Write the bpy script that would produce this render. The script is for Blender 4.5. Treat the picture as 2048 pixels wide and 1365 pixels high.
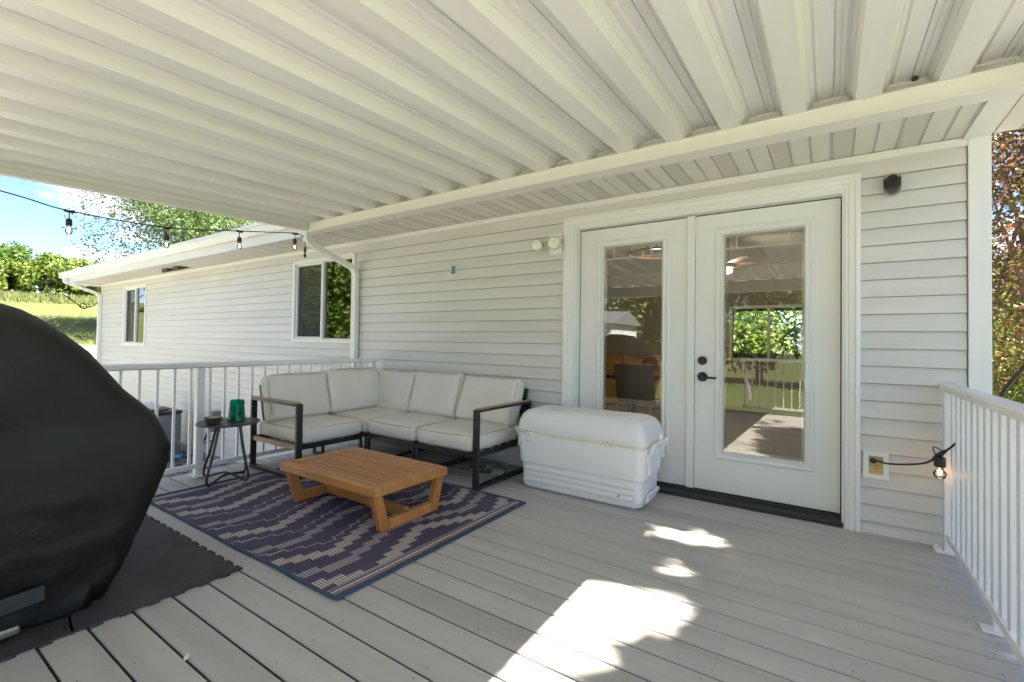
import bpy, math, random
from mathutils import Vector, Matrix, noise
random.seed(7)
sc = bpy.context.scene
for o in list(bpy.data.objects): bpy.data.objects.remove(o)
# ------------------------------------------------------------------ camera
YAW, PIT, ROL = .5966, .0172, .0143
CAM = Vector((0, -3.4907, 1.0924))
fwd = Vector((-math.sin(YAW)*math.cos(PIT), math.cos(YAW)*math.cos(PIT), math.sin(PIT)))
rt = Vector((math.cos(YAW), math.sin(YAW), 0)); up = rt.cross(fwd)
r2 = rt*math.cos(ROL)+up*math.sin(ROL); u2 = -rt*math.sin(ROL)+up*math.cos(ROL)
cd = bpy.data.cameras.new('camera'); cam = bpy.data.objects.new('camera', cd)
sc.collection.objects.link(cam)
cam.matrix_world = Matrix(((r2.x, u2.x, -fwd.x, CAM.x), (r2.y, u2.y, -fwd.y, CAM.y), (r2.z, u2.z, -fwd.z, CAM.z), (0, 0, 0, 1)))
cd.sensor_width = 36; cd.lens = 935.063/2048*36; cd.shift_y = (668-682.5)/2048
cd.clip_start = .05; cd.clip_end = 2000
sc.camera = cam
# ------------------------------------------------------------------ light
SUN = Vector((.8, .3, 1)).normalized()
ELEV = math.asin(SUN.z); AZ = math.atan2(SUN.x, SUN.y)
w = bpy.data.worlds.new('World'); sc.world = w; w.use_nodes = True
nt = w.node_tree; nt.nodes.clear()
def N(t, ty, **k):
    n = t.nodes.new(ty)
    for a, b in k.items():
        if hasattr(n, a): setattr(n, a, b)
        else: n.inputs[a].default_value = b
    return n
sky = N(nt, 'ShaderNodeTexSky', sky_type='NISHITA', sun_disc=False, sun_elevation=ELEV, sun_rotation=AZ, altitude=200, air_density=.6, dust_density=.15, ozone_density=2.5)
tc = N(nt, 'ShaderNodeTexCoord')
sep = N(nt, 'ShaderNodeSeparateXYZ'); nt.links.new(tc.outputs['Generated'], sep.inputs[0])
mz = N(nt, 'ShaderNodeMath', operation='MULTIPLY'); mz.inputs[1].default_value = 3.2; nt.links.new(sep.outputs[2], mz.inputs[0])
cmb = N(nt, 'ShaderNodeCombineXYZ'); nt.links.new(sep.outputs[0], cmb.inputs[0]); nt.links.new(sep.outputs[1], cmb.inputs[1]); nt.links.new(mz.outputs[0], cmb.inputs[2])
mp = N(nt, 'ShaderNodeMapping'); mp.inputs['Location'].default_value = (1.3, .25, .35); nt.links.new(cmb.outputs[0], mp.inputs[0])
ns = N(nt, 'ShaderNodeTexNoise'); ns.inputs['Scale'].default_value = 4.6; ns.inputs['Detail'].default_value = 7; ns.inputs['Roughness'].default_value = .55; nt.links.new(mp.outputs[0], ns.inputs['Vector'])
cr = N(nt, 'ShaderNodeValToRGB'); cr.color_ramp.elements[0].position = .52; cr.color_ramp.elements[1].position = .70
cr.color_ramp.elements[0].color = (0, 0, 0, 1); cr.color_ramp.elements[1].color = (.85, .85, .85, 1)
nt.links.new(ns.outputs['Fac'], cr.inputs[0])
mx = N(nt, 'ShaderNodeMixRGB'); mx.inputs[2].default_value = (8.0, 7.4, 7.6, 1); nt.links.new(cr.outputs[0], mx.inputs[0]); nt.links.new(sky.outputs[0], mx.inputs[1])
bg = N(nt, 'ShaderNodeBackground'); bg.inputs['Strength'].default_value = .05
nt.links.new(mx.outputs[0], bg.inputs[0])
wo = N(nt, 'ShaderNodeOutputWorld'); nt.links.new(bg.outputs[0], wo.inputs[0])
sl = bpy.data.lights.new('sun', 'SUN'); sl.energy = 5.0; sl.angle = math.radians(.55); sl.color = (1, .91, .78)
so = bpy.data.objects.new('sun', sl); sc.collection.objects.link(so)
so.rotation_euler = SUN.to_track_quat('Z', 'Y').to_euler()
sc.view_settings.view_transform = 'Standard'; sc.view_settings.look = 'None'
sc.view_settings.exposure = 2.95; sc.view_settings.gamma = 1
sc.view_settings.use_curve_mapping = False
sc.cycles.max_bounces = 10; sc.cycles.diffuse_bounces = 6; sc.cycles.transparent_max_bounces = 24
# ------------------------------------------------------------------ helpers
OFF = {}
def off(p): return OFF.get(p.name, Vector((0, 0, 0))) if p else Vector((0, 0, 0))
def thing(name, label, cat, loc, group=None, kind=None):
    o = bpy.data.objects.new(name, None); sc.collection.objects.link(o); o.empty_display_size = .1
    o.location = loc; OFF[o.name] = Vector(loc)
    if label: o['label'] = label
    if cat: o['category'] = cat
    if group: o['group'] = group
    if kind: o['kind'] = kind
    return o
class MB:
    def __init__(s): s.v = []; s.f = []
    def add(s, vs, fs, M=None):
        b = len(s.v)
        s.v += [tuple(M @ Vector(p)) if M else tuple(p) for p in vs]; s.f += [tuple(b+i for i in f) for f in fs]; return s
    def box(s, x0, x1, y0, y1, z0, z1, M=None, ch=0):
        if ch:
            c = ch
            rings = [rr((x0+x1)/2, (y0+y1)/2, (x1-x0)/2-a, (y1-y0)/2-a, max(c-a, .0006), z, 2) for z, a in ((z0, c*.6), (z0+c*.6, 0), (z1-c*.6, 0), (z1, c*.6))]
            return s.loft(rings, M=M)
        vs = [(x, y, z) for x in (x0, x1) for y in (y0, y1) for z in (z0, z1)]
        return s.add(vs, [(0, 1, 3, 2), (4, 6, 7, 5), (0, 4, 5, 1), (2, 3, 7, 6), (0, 2, 6, 4), (1, 5, 7, 3)], M)
    def loft(s, rings, M=None, cap=True, close=True):
        n = len(rings[0]); vs = [p for r in rings for p in r]; fs = []
        for i in range(len(rings)-1):
            for j in range(n if close else n-1):
                k = (j+1) % n; fs.append((i*n+j, i*n+k, (i+1)*n+k, (i+1)*n+j))
        if cap: fs.append(tuple(range(n-1, -1, -1))); fs.append(tuple((len(rings)-1)*n+j for j in range(n)))
        return s.add(vs, fs, M)
    def lathe(s, prof, c=(0, 0, 0), n=24, M=None, cap=True, sq=1.0):
        return s.loft([[(c[0]+r*math.cos(2*math.pi*j/n), c[1]+r*sq*math.sin(2*math.pi*j/n), c[2]+z) for j in range(n)] for r, z in prof], M=M, cap=cap)
    def tube(s, pts, r, n=8, cap=True, flat=None):
        pts = [Vector(p) for p in pts]; rings = []; ref = None
        for i, p in enumerate(pts):
            a = pts[max(i-1, 0)]; b = pts[min(i+1, len(pts)-1)]; d = (b-a).normalized()
            if ref is None: ref = Vector((0, 0, 1)) if abs(d.z) < .9 else Vector((1, 0, 0))
            x = d.cross(ref)
            if x.length < 1e-4: x = d.cross(Vector((0, 1, 0)))
            x.normalize(); y = x.cross(d).normalized(); ref = y
            rad = r[i] if isinstance(r, (list, tuple)) else r
            if flat: rings.append([tuple(p+x*sx*flat[0]/2+y*sy*flat[1]/2) for sx, sy in ((-1, -1), (1, -1), (1, 1), (-1, 1))])
            else: rings.append([tuple(p+x*rad*math.cos(2*math.pi*j/n)+y*rad*math.sin(2*math.pi*j/n)) for j in range(n)])
        return s.loft(rings, cap=cap)
    def bar(s, a, b, wx, wy, ref=(0, 0, 1)):
        a = Vector(a); b = Vector(b); d = (b-a).normalized(); ref = Vector(ref)
        x = d.cross(ref).normalized(); y = x.cross(d).normalized()
        return s.loft([[tuple(p+x*sx*wx/2+y*sy*wy/2) for sx, sy in ((-1, -1), (1, -1), (1, 1), (-1, 1))] for p in (a, b)])
    def prism(s, poly, axis, a, b, M=None):
        def P(u, v, t): return {'x': (t, u, v), 'y': (u, t, v), 'z': (u, v, t)}[axis]
        return s.loft([[P(u, v, t) for u, v in poly] for t in (a, b)], M=M)
    def build(s, name, mat, parent=None, smooth=False, world=True, loc=None, label=None):
        o_ = off(parent) if world else Vector((0, 0, 0))
        me = bpy.data.meshes.new(name)
        if parent is None and loc is not None: o_ = Vector(loc)
        me.from_pydata([(p[0]-o_.x, p[1]-o_.y, p[2]-o_.z) for p in s.v], [], s.f)
        fix_normals(me)
        if smooth:
            me.polygons.foreach_set('use_smooth', [True]*len(me.polygons))
            if smooth is not True:
                try: me.set_sharp_from_angle(angle=math.radians(smooth))
                except Exception: pass
        if mat: me.materials.append(mat)
        o = link(name, me, parent)
        if parent is None and loc is not None: o.location = loc
        if parent is None: OFF[o.name] = Vector(o.location)
        if label: o['label'] = label
        return o
def link(name, me, parent=None, loc=None):
    o = bpy.data.objects.new(name, me); sc.collection.objects.link(o)
    if parent: o.parent = parent; OFF[o.name] = off(parent).copy()
    if loc is not None: o.location = loc
    return o
import bmesh
def fix_normals(me):
    if len(me.polygons) > 30000: return
    bm = bmesh.new(); bm.from_mesh(me); bmesh.ops.recalc_face_normals(bm, faces=bm.faces[:]); bm.to_mesh(me); bm.free()
def tag(o, label=None, cat=None, group=None, kind=None):
    if label: o['label'] = label
    if cat: o['category'] = cat
    if group: o['group'] = group
    if kind: o['kind'] = kind
    return o
def rr(cx, cy, hx, hy, r, z, n=5):
    r = min(r, hx*.999, hy*.999); out = []
    for q, (sx, sy) in enumerate(((1, 1), (-1, 1), (-1, -1), (1, -1))):
        for i in range(n+1):
            a = math.pi/2*(q+i/n); out.append((cx+sx*(hx-r)+r*math.cos(a), cy+sy*(hy-r)+r*math.sin(a), z))
    return out
def smoothpath(pts, n=6):
    P = [Vector(p) for p in pts]; P = [P[0]*2-P[1]]+P+[P[-1]*2-P[-2]]; out = []
    for i in range(1, len(P)-2):
        for k in range(n):
            t = k/n; a, b, c, d = P[i-1:i+3]
            out.append(.5*((2*b)+(c-a)*t+(2*a-5*b+4*c-d)*t*t+(3*b-a-3*c+d)*t**3))
    out.append(P[-2]); return out
# ------------------------------------------------------------------ materials
MATS = {}
def mat(name, col, rough=.6, var=.08, scale=3, bump=0, bscale=60, metal=0, stretch=(1, 1, 1), rnd=0, col2=None, dirt=0, dirtcol=(.2, .16, .1), dscale=1.2, spec=.5, coat=0, thr=(.5, .75), wrk=None):
    if name in MATS: return MATS[name]
    m = bpy.data.materials.new(name); m.use_nodes = True; t = m.node_tree; b = t.nodes['Principled BSDF']; L = t.links.new
    b.inputs['Roughness'].default_value = rough; b.inputs['Metallic'].default_value = metal; b.inputs['Specular IOR Level'].default_value = spec
    if coat: b.inputs['Coat Weight'].default_value = coat
    tc = N(t, 'ShaderNodeTexCoord'); mp = N(t, 'ShaderNodeMapping'); mp.inputs['Scale'].default_value = stretch; L(tc.outputs['Object'], mp.inputs[0])
    src = mp.outputs[0]
    if rnd:
        oi = N(t, 'ShaderNodeObjectInfo'); ad = N(t, 'ShaderNodeVectorMath', operation='ADD'); ml = N(t, 'ShaderNodeMath', operation='MULTIPLY'); ml.inputs[1].default_value = 37
        L(oi.outputs['Random'], ml.inputs[0]); L(mp.outputs[0], ad.inputs[0]); L(ml.outputs[0], ad.inputs[1]); src = ad.outputs[0]
    n1 = N(t, 'ShaderNodeTexNoise'); n1.inputs['Scale'].default_value = scale; n1.inputs['Detail'].default_value = 6; n1.inputs['Roughness'].default_value = .6; L(src, n1.inputs['Vector'])
    r1 = N(t, 'ShaderNodeValToRGB'); c2 = col2 or tuple(min(1, c*(1+var)) for c in col); c1 = tuple(c*(1-var) for c in col) if not col2 else col
    r1.color_ramp.elements[0].position = .3; r1.color_ramp.elements[1].position = .7
    r1.color_ramp.elements[0].color = (*c1, 1); r1.color_ramp.elements[1].color = (*c2, 1); L(n1.outputs['Fac'], r1.inputs[0]); c = r1.outputs[0]
    if dirt:
        n2 = N(t, 'ShaderNodeTexNoise'); n2.inputs['Scale'].default_value = dscale; n2.inputs['Detail'].default_value = 8; n2.inputs['Roughness'].default_value = .65
        L(tc.outputs['Object'] if not rnd else src, n2.inputs['Vector'])
        r2_ = N(t, 'ShaderNodeMapRange'); r2_.inputs[1].default_value = thr[0]; r2_.inputs[2].default_value = thr[1]; r2_.inputs[4].default_value = dirt; L(n2.outputs['Fac'], r2_.inputs[0])
        mm = N(t, 'ShaderNodeMixRGB'); mm.inputs[2].default_value = (*dirtcol, 1); L(r2_.outputs[0], mm.inputs[0]); L(c, mm.inputs[1]); c = mm.outputs[0]
    if rnd:
        hs = N(t, 'ShaderNodeHueSaturation'); mr = N(t, 'ShaderNodeMapRange'); mr.inputs[3].default_value = 1-rnd; mr.inputs[4].default_value = 1+rnd
        L(oi.outputs['Random'], mr.inputs[0]); L(mr.outputs[0], hs.inputs['Value']); L(c, hs.inputs['Color']); c = hs.outputs[0]
    L(c, b.inputs['Base Color'])
    if bump:
        n3 = N(t, 'ShaderNodeTexNoise'); n3.inputs['Scale'].default_value = bscale; n3.inputs['Detail'].default_value = 5; L(src, n3.inputs['Vector'])
        bp = N(t, 'ShaderNodeBump'); bp.inputs['Strength'].default_value = bump; bp.inputs['Distance'].default_value = .01; L(n3.outputs['Fac'], bp.inputs['Height'])
        if wrk:
            n4 = N(t, 'ShaderNodeTexNoise'); n4.inputs['Scale'].default_value = wrk[0]; n4.inputs['Detail'].default_value = 3; n4.inputs['Distortion'].default_value = 1.2; L(src, n4.inputs['Vector'])
            if hasattr(n4, 'noise_type'): n4.noise_type = 'RIDGED_MULTIFRACTAL'
            b4 = N(t, 'ShaderNodeBump'); b4.inputs['Strength'].default_value = wrk[2]; b4.inputs['Distance'].default_value = wrk[1]; L(n4.outputs['Fac'], b4.inputs['Height']); L(b4.outputs[0], bp.inputs['Normal'])
        L(bp.outputs[0], b.inputs['Normal'])
    MATS[name] = m; return m
SIDING = mat('vinyl_siding', (.66, .65, .63), .5, .05, 2.0, bump=.12, bscale=30, stretch=(.35, 1, 6), rnd=.02, dirt=.3, dirtcol=(.42, .38, .31), dscale=1.1)
GRIME_SHADE = mat('siding_edge_grime_shade', (.36, .335, .29), .8, .2, 8, stretch=(.5, 1, 1))
TRIM = mat('white_trim', (.80, .80, .78), .42, .03, 2, bump=.03, bscale=20, dirt=.12, dirtcol=(.5, .47, .4), dscale=2)
SOFFIT = mat('soffit_vinyl', (.72, .70, .65), .5, .03, 2, dirt=.15, dirtcol=(.45, .42, .35), dscale=2)
PAN = mat('painted_aluminium_pan', (.80, .80, .775), .33, .04, 1.3, bump=.02, bscale=6, stretch=(3, .4, 1), rnd=.02, dirt=.28, dirtcol=(.48, .46, .36), dscale=1.6, thr=(.5, .85))
BEAM = mat('embossed_aluminium_beam', (.80, .785, .73), .42, .03, 5, bump=.12, bscale=28, stretch=(.3, 1, 5))
GUTTER = mat('white_gutter', (.72, .72, .70), .4, .05, 2, dirt=.2, dirtcol=(.5, .45, .36), dscale=3)
DOOR = mat('door_paint', (.76, .765, .75), .38, .02, 2, bump=.01, bscale=40)
CREAM = mat('glazing_frame', (.62, .63, .55), .4, .02, 4)
DECK = mat('composite_deck_board', (.465, .452, .428), .58, .10, 3.5, bump=.15, bscale=45, stretch=(.25, 2.5, 1), rnd=.05, dirt=.5, dirtcol=(.25, .205, .15), dscale=1.5, thr=(.5, .8))
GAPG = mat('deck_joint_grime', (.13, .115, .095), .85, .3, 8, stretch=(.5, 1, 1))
RAILW = mat('white_powder_coated_rail', (.80, .80, .79), .38, .03, 4, dirt=.1, dirtcol=(.5, .48, .42), dscale=5)
BLACK = mat('black_plastic', (.018, .018, .019), .42, .1, 6)
BLACKM = mat('black_metal', (.022, .022, .024), .38, .15, 6, bump=.03)
SLATE = mat('slate_blue_metal_top', (.035, .042, .052), .45, .1, 6, bump=.04)
COVER = mat('black_grill_cover', (.0115, .011, .0095), .55, .25, 3, bump=.25, bscale=120, spec=.3, wrk=(2.2, .06, .9), dirt=.25, dirtcol=(.03, .028, .022), dscale=3)
STRAP = mat('cover_strap', (.02, .024, .026), .7, .1, 5)
STEEL = mat('stainless_steel', (.5, .5, .5), .3, .06, 5, metal=1)
FABRIC = mat('cream_cushion_fabric', (.72, .69, .62), .9, .05, 3, bump=.25, bscale=160, spec=.2, dirt=.3, dirtcol=(.47, .40, .31), dscale=2.2, wrk=(5, .008, .35))
PIPING = mat('cushion_piping', (.47, .43, .37), .9, .05, 20, spec=.2)
TEAK = mat('teak_slat', (.44, .19, .05), .42, .16, 4, bump=.03, bscale=40, stretch=(.6, 2.5, 2), rnd=.08, dirt=.3, dirtcol=(.60, .42, .25), dscale=2.0, thr=(.55, .85), coat=.1)
TEAKY = mat('teak_leg', (.44, .18, .04), .42, .25, 4, bump=.1, bscale=40, stretch=(3, 3, .6), rnd=.08, coat=.1)
ARMW = mat('faux_wood_arm', (.38, .25, .15), .5, .2, 5, bump=.08, bscale=40, stretch=(6, 6, 1))
COOLW = mat('white_cooler_plastic', (.80, .80, .80), .4, .02, 4, bump=.04, bscale=25, dirt=.1, dirtcol=(.55, .53, .48), dscale=4)
GASKET = mat('yellowed_gasket', (.80, .74, .54), .5, .08, 6)
MAT_T = mat('rubber_mat', (.038, .038, .040), .75, .25, 5, bump=.8, bscale=130, dirt=.3, dirtcol=(.075, .07, .06), dscale=5)
BIND = mat('rug_binding', (.035, .075, .13), .8, .15, 40, bump=.3, bscale=200)
GREENP = mat('sage_sandal_foam', (.17, .20, .12), .6, .08, 10)
BLUEP = mat('blue_plastic', (.03, .25, .5), .4, .1, 8)
GREY = mat('grey_painted_metal', (.20, .205, .22), .5, .08, 4, bump=.02)
WHITEP = mat('white_plastic', (.75, .75, .73), .35, .02, 5)
YELL = mat('outlet_gasket', (.68, .48, .17), .6, .06, 20)
THRESH = mat('threshold_bronze', (.03, .029, .028), .45, .15, 4, bump=.1)
SCREWM = mat('screw_head', (.09, .07, .05), .6, .2, 50)
GRASS = mat('lawn_grass', (.070, .096, .032), .9, .3, .6, bump=.6, bscale=9, col2=(.115, .136, .050), dirt=.4, dirtcol=(.15, .15, .07), dscale=.12, spec=.1)
BLADE = mat('grass_blade', (.07, .092, .028), .8, .3, 3, col2=(.13, .14, .055), spec=.15)
GRAVEL = mat('gravel_bed', (.21, .205, .185), .9, .35, 22, bump=.9, bscale=38, col2=(.40, .395, .36))
STONE = mat('gravel_stone', (.19, .17, .15), .85, .2, 12, col2=(.33, .31, .29))
BARK = mat('bark', (.12, .10, .08), .9, .3, 6, bump=.6, bscale=30, stretch=(1, 1, .3))
ROOFM = mat('roof_shingle', (.12, .115, .11), .9, .2, 8, bump=.5, bscale=30)
INW = mat('interior_wall', (.36, .34, .29), .8, .03, 2)
INFL = mat('interior_floor', (.22, .19, .16), .5, .2, 3, stretch=(.3, 3, 1))
WOODD = mat('dark_wood', (.10, .045, .025), .45, .2, 6)
MUST = mat('mustard_fabric', (.42, .27, .08), .9, .1, 6)
RUST = mat('rust_fabric', (.25, .10, .05), .9, .1, 6)
CHAIRG = mat('grey_chair_plastic', (.20, .20, .18), .5, .04, 4)
GLIT = mat('galvanised_shed', (.75, .76, .78), .5, .05, 2)
def stone_mat():
    m = bpy.data.materials.new('river_gravel'); m.use_nodes = True; t = m.node_tree; b = t.nodes['Principled BSDF']
    g = N(t, 'ShaderNodeNewGeometry'); r = N(t, 'ShaderNodeValToRGB'); e = r.color_ramp
    e.elements[0].color = (.10, .095, .09, 1); e.elements[1].color = (.5, .47, .43, 1)
    for p, c in ((.3, (.2, .185, .17, 1)), (.55, (.27, .21, .16, 1)), (.75, (.3, .29, .28, 1))): x = e.elements.new(p); x.color = c
    t.links.new(g.outputs['Random Per Island'], r.inputs[0]); t.links.new(r.outputs[0], b.inputs['Base Color']); b.inputs['Roughness'].default_value = .85
    return m
RIVER = stone_mat()
def leaf_mat(name, cols, trans=.35):
    m = bpy.data.materials.new(name); m.use_nodes = True; t = m.node_tree; b = t.nodes['Principled BSDF']; L = t.links.new
    g = N(t, 'ShaderNodeNewGeometry'); r = N(t, 'ShaderNodeValToRGB'); e = r.color_ramp
    e.elements[0].color = (*cols[0], 1); e.elements[1].color = (*cols[-1], 1)
    for i, c in enumerate(cols[1:-1]): x = e.elements.new((i+1)/(len(cols)-1)); x.color = (*c, 1)
    tc = N(t, 'ShaderNodeTexCoord'); n = N(t, 'ShaderNodeTexNoise'); n.inputs['Scale'].default_value = .9; n.inputs['Detail'].default_value = 3; L(tc.outputs['Object'], n.inputs[0])
    a = N(t, 'ShaderNodeMath', operation='MULTIPLY_ADD'); a.inputs[1].default_value = .45; L(g.outputs['Random Per Island'], a.inputs[0])
    q = N(t, 'ShaderNodeMapRange'); q.inputs[1].default_value = .3; q.inputs[2].default_value = .7; q.inputs[4].default_value = .55; L(n.outputs['Fac'], q.inputs[0]); L(q.outputs[0], a.inputs[2])
    L(a.outputs[0], r.inputs[0]); L(r.outputs[0], b.inputs['Base Color']); b.inputs['Roughness'].default_value = .45; b.inputs['Specular IOR Level'].default_value = .35
    tr = N(t, 'ShaderNodeBsdfTranslucent'); mxx = N(t, 'ShaderNodeMixShader'); mxx.inputs[0].default_value = trans
    hs = N(t, 'ShaderNodeHueSaturation'); hs.inputs['Value'].default_value = 1.6; L(r.outputs[0], hs.inputs['Color']); L(hs.outputs[0], tr.inputs[0])
    L(b.outputs[0], mxx.inputs[1]); L(tr.outputs[0], mxx.inputs[2]); L(mxx.outputs[0], t.nodes['Material Output'].inputs[0])
    return m
LEAF_G = leaf_mat('green_leaf', [(.035, .075, .015), (.07, .13, .025), (.12, .18, .04)])
LEAF_Y = leaf_mat('yellow_green_leaf', [(.07, .12, .02), (.13, .19, .035), (.21, .25, .06)])
LEAF_A = leaf_mat('aspen_leaf', [(.05, .10, .025), (.11, .17, .05), (.22, .28, .12)])
LEAF_D = leaf_mat('dark_conifer_leaf', [(.015, .035, .012), (.03, .06, .02), (.06, .09, .03)])
LEAF_M = leaf_mat('bronze_maple_leaf', [(.03, .035, .015), (.09, .045, .025), (.15, .065, .03), (.06, .07, .02), (.17, .13, .025), (.08, .12, .03)], .4)
def glass_mat(name, tint=(.93, .96, .94), boost=1.0, ior=2.25):
    m = bpy.data.materials.new(name); m.use_nodes = True; t = m.node_tree; L = t.links.new; t.nodes.remove(t.nodes['Principled BSDF'])
    f = N(t, 'ShaderNodeFresnel'); f.inputs[0].default_value = ior
    tr = N(t, 'ShaderNodeBsdfTransparent'); tr.inputs[0].default_value = (*tint, 1)
    gl = N(t, 'ShaderNodeBsdfGlossy'); gl.inputs['Roughness'].default_value = 0.0; gl.inputs['Color'].default_value = (.95, .97, .95, 1)
    tc = N(t, 'ShaderNodeTexCoord'); n = N(t, 'ShaderNodeTexNoise'); n.inputs['Scale'].default_value = 1.6; L(tc.outputs['Object'], n.inputs[0])
    bp = N(t, 'ShaderNodeBump'); bp.inputs['Strength'].default_value = .05; bp.inputs['Distance'].default_value = .01; L(n.outputs[0], bp.inputs['Height']); L(bp.outputs[0], gl.inputs['Normal'])
    g = N(t, 'ShaderNodeNewGeometry')
    mxx = N(t, 'ShaderNodeMixShader'); L(f.outputs[0], mxx.inputs[0]); L(tr.outputs[0], mxx.inputs[1]); L(gl.outputs[0], mxx.inputs[2]); L(mxx.outputs[0], t.nodes['Material Output'].inputs[0])
    return m
GLASS = glass_mat('window_glass')
WGLASS = glass_mat('dark_window_glass', (.55, .62, .56), ior=2.3)
BULBG = glass_mat('bulb_glass', (.97, .95, .9), ior=1.45)
def emis(name, col, s):
    m = bpy.data.materials.new(name); m.use_nodes = True; b = m.node_tree.nodes['Principled BSDF']
    b.inputs['Base Color'].default_value = (*col, 1); b.inputs['Emission Color'].default_value = (*col, 1); b.inputs['Emission Strength'].default_value = s
    return m
FILA = emis('warm_filament', (1, .52, .17), 5)
GREENG = bpy.data.materials.new('green_acrylic'); GREENG.use_nodes = True
_b = GREENG.node_tree.nodes['Principled BSDF']; _b.inputs['Base Color'].default_value = (.0, .36, .2, 1); _b.inputs['Transmission Weight'].default_value = .75; _b.inputs['Roughness'].default_value = .06; _b.inputs['IOR'].default_value = 1.3
LENS = mat('sealed_beam_lens', (.80, .78, .68), .15, .12, 30, bump=.25, bscale=60, coat=.6)
SCREENM = bpy.data.materials.new('insect_screen'); SCREENM.use_nodes = True
_t = SCREENM.node_tree; _b = _t.nodes['Principled BSDF']; _b.inputs['Base Color'].default_value = (.07, .075, .07, 1); _b.inputs['Roughness'].default_value = .8
_tr = N(_t, 'ShaderNodeBsdfTransparent'); _m = N(_t, 'ShaderNodeMixShader'); _m.inputs[0].default_value = .45
_t.links.new(_tr.outputs[0], _m.inputs[1]); _t.links.new(_b.outputs[0], _m.inputs[2]); _t.links.new(_m.outputs[0], _t.nodes['Material Output'].inputs[0])
def vent_mat():
    m = bpy.data.materials.new('perforated_soffit'); m.use_nodes = True; t = m.node_tree; b = t.nodes['Principled BSDF']; L = t.links.new; b.inputs['Roughness'].default_value = .55
    tc = N(t, 'ShaderNodeTexCoord'); s = N(t, 'ShaderNodeSeparateXYZ'); L(tc.outputs['Object'], s.inputs[0]); outs = []
    for ax, per in ((0, .0075), (1, .0075)):
        a = N(t, 'ShaderNodeMath', operation='DIVIDE'); a.inputs[1].default_value = per; L(s.outputs[ax], a.inputs[0])
        f = N(t, 'ShaderNodeMath', operation='FRACT'); L(a.outputs[0], f.inputs[0])
        d = N(t, 'ShaderNodeMath', operation='SUBTRACT'); d.inputs[1].default_value = .5; L(f.outputs[0], d.inputs[0])
        p = N(t, 'ShaderNodeMath', operation='MULTIPLY'); L(d.outputs[0], p.inputs[0]); L(d.outputs[0], p.inputs[1]); outs.append(p)
    ad = N(t, 'ShaderNodeMath', operation='ADD'); L(outs[0].outputs[0], ad.inputs[0]); L(outs[1].outputs[0], ad.inputs[1])
    lt = N(t, 'ShaderNodeMath', operation='LESS_THAN'); lt.inputs[1].default_value = .06; L(ad.outputs[0], lt.inputs[0])
    mm = N(t, 'ShaderNodeMixRGB'); mm.inputs[1].default_value = (.70, .68, .62, 1); mm.inputs[2].default_value = (.2, .18, .15, 1); L(lt.outputs[0], mm.inputs[0]); L(mm.outputs[0], b.inputs['Base Color'])
    return m
VENT = vent_mat()
def sky_w(): pass
# ------------------------------------------------------------------ ground
def sst(a, b, x):
    t = min(1, max(0, (x-a)/(b-a))); return t*t*(3-2*t)
def gz(x, y):
    r = math.hypot(x, y+3.49); z = -.86
    if x < -8:
        k = sst(-8, -15, x)
        hgt = (0 if r < 14 else (r-14)*.14 if r < 25 else 1.54+(r-25)*.148 if r < 46 else 4.65+(r-46)*.04)
        z += k*min(hgt, 7)
    return z+.03*noise.noise(Vector((x*.3, y*.3, 0)))*(1 if r > 12 else .2)
b = MB(); xs = [-180+i*3 for i in range(30)]+[-90+i*1.5 for i in range(66)]+[9+i*6 for i in range(32)]
ys = [-190+i*8 for i in range(20)]+[-30+i*1.5 for i in range(54)]+[51+i*6 for i in range(26)]
for x in xs:
    for y in ys: b.v.append((x, y, gz(x, y)))
n = len(ys)
b.f = [(i*n+j, (i+1)*n+j, (i+1)*n+j+1, i*n+j+1) for i in range(len(xs)-1) for j in range(n-1)]
tag(b.build('ground', GRASS, smooth=True), kind='structure')
def patch(name, x0, x1, y0, y1, m, lift=.012, st=.5, mask=None):
    b = MB(); nx = max(2, int((x1-x0)/st)); ny = max(2, int((y1-y0)/st)); ix = {}
    for i in range(nx+1):
        for j in range(ny+1):
            x = x0+(x1-x0)*i/nx; y = y0+(y1-y0)*j/ny
            ix[i, j] = len(b.v); b.v.append((x, y, gz(x, y)+lift))
    for i in range(nx):
        for j in range(ny):
            if mask and not mask(x0+(x1-x0)*(i+.5)/nx, y0+(y1-y0)*(j+.5)/ny): continue
            b.f.append((ix[i, j], ix[i+1, j], ix[i+1, j+1], ix[i, j+1]))
    return b.build(name, m, smooth=True)
tag(patch('gravel_bed', -13.6, 4.5, -5.2, 0, GRAVEL, .03), kind='structure')
tag(patch('added_bounce_gravel', -16, 5, -10.5, -5.2, GRAVEL, .03), kind='structure')  # invented gravel behind the view, added to bounce sun up under the cover
tag(patch('gravel_path', .75, 4.5, 0, 7.0, GRAVEL, .03), kind='structure')
tag(patch('gravel_drive', -29, -13.7, -8, 12, GRAVEL, .06, 1, lambda x, y: 17 < math.hypot(x, y+3.49)+noise.noise(Vector((x*.4, y*.4, 2)))*.8 < 25), kind='structure')
ICO = [(0, 0, 1), (.9, 0, .3), (.28, .85, .3), (-.72, .53, .3), (-.72, -.53, .3), (.28, -.85, .3), (.7, .5, -.4), (-.3, .8, -.4), (-.9, 0, -.4), (-.3, -.8, -.4), (.7, -.5, -.4)]
ICF = [(0, 1, 2), (0, 2, 3), (0, 3, 4), (0, 4, 5), (0, 5, 1), (1, 6, 2), (2, 7, 3), (3, 8, 4), (4, 9, 5), (5, 10, 1), (2, 6, 7), (3, 7, 8), (4, 8, 9), (5, 9, 10), (1, 10, 6)]
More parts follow.
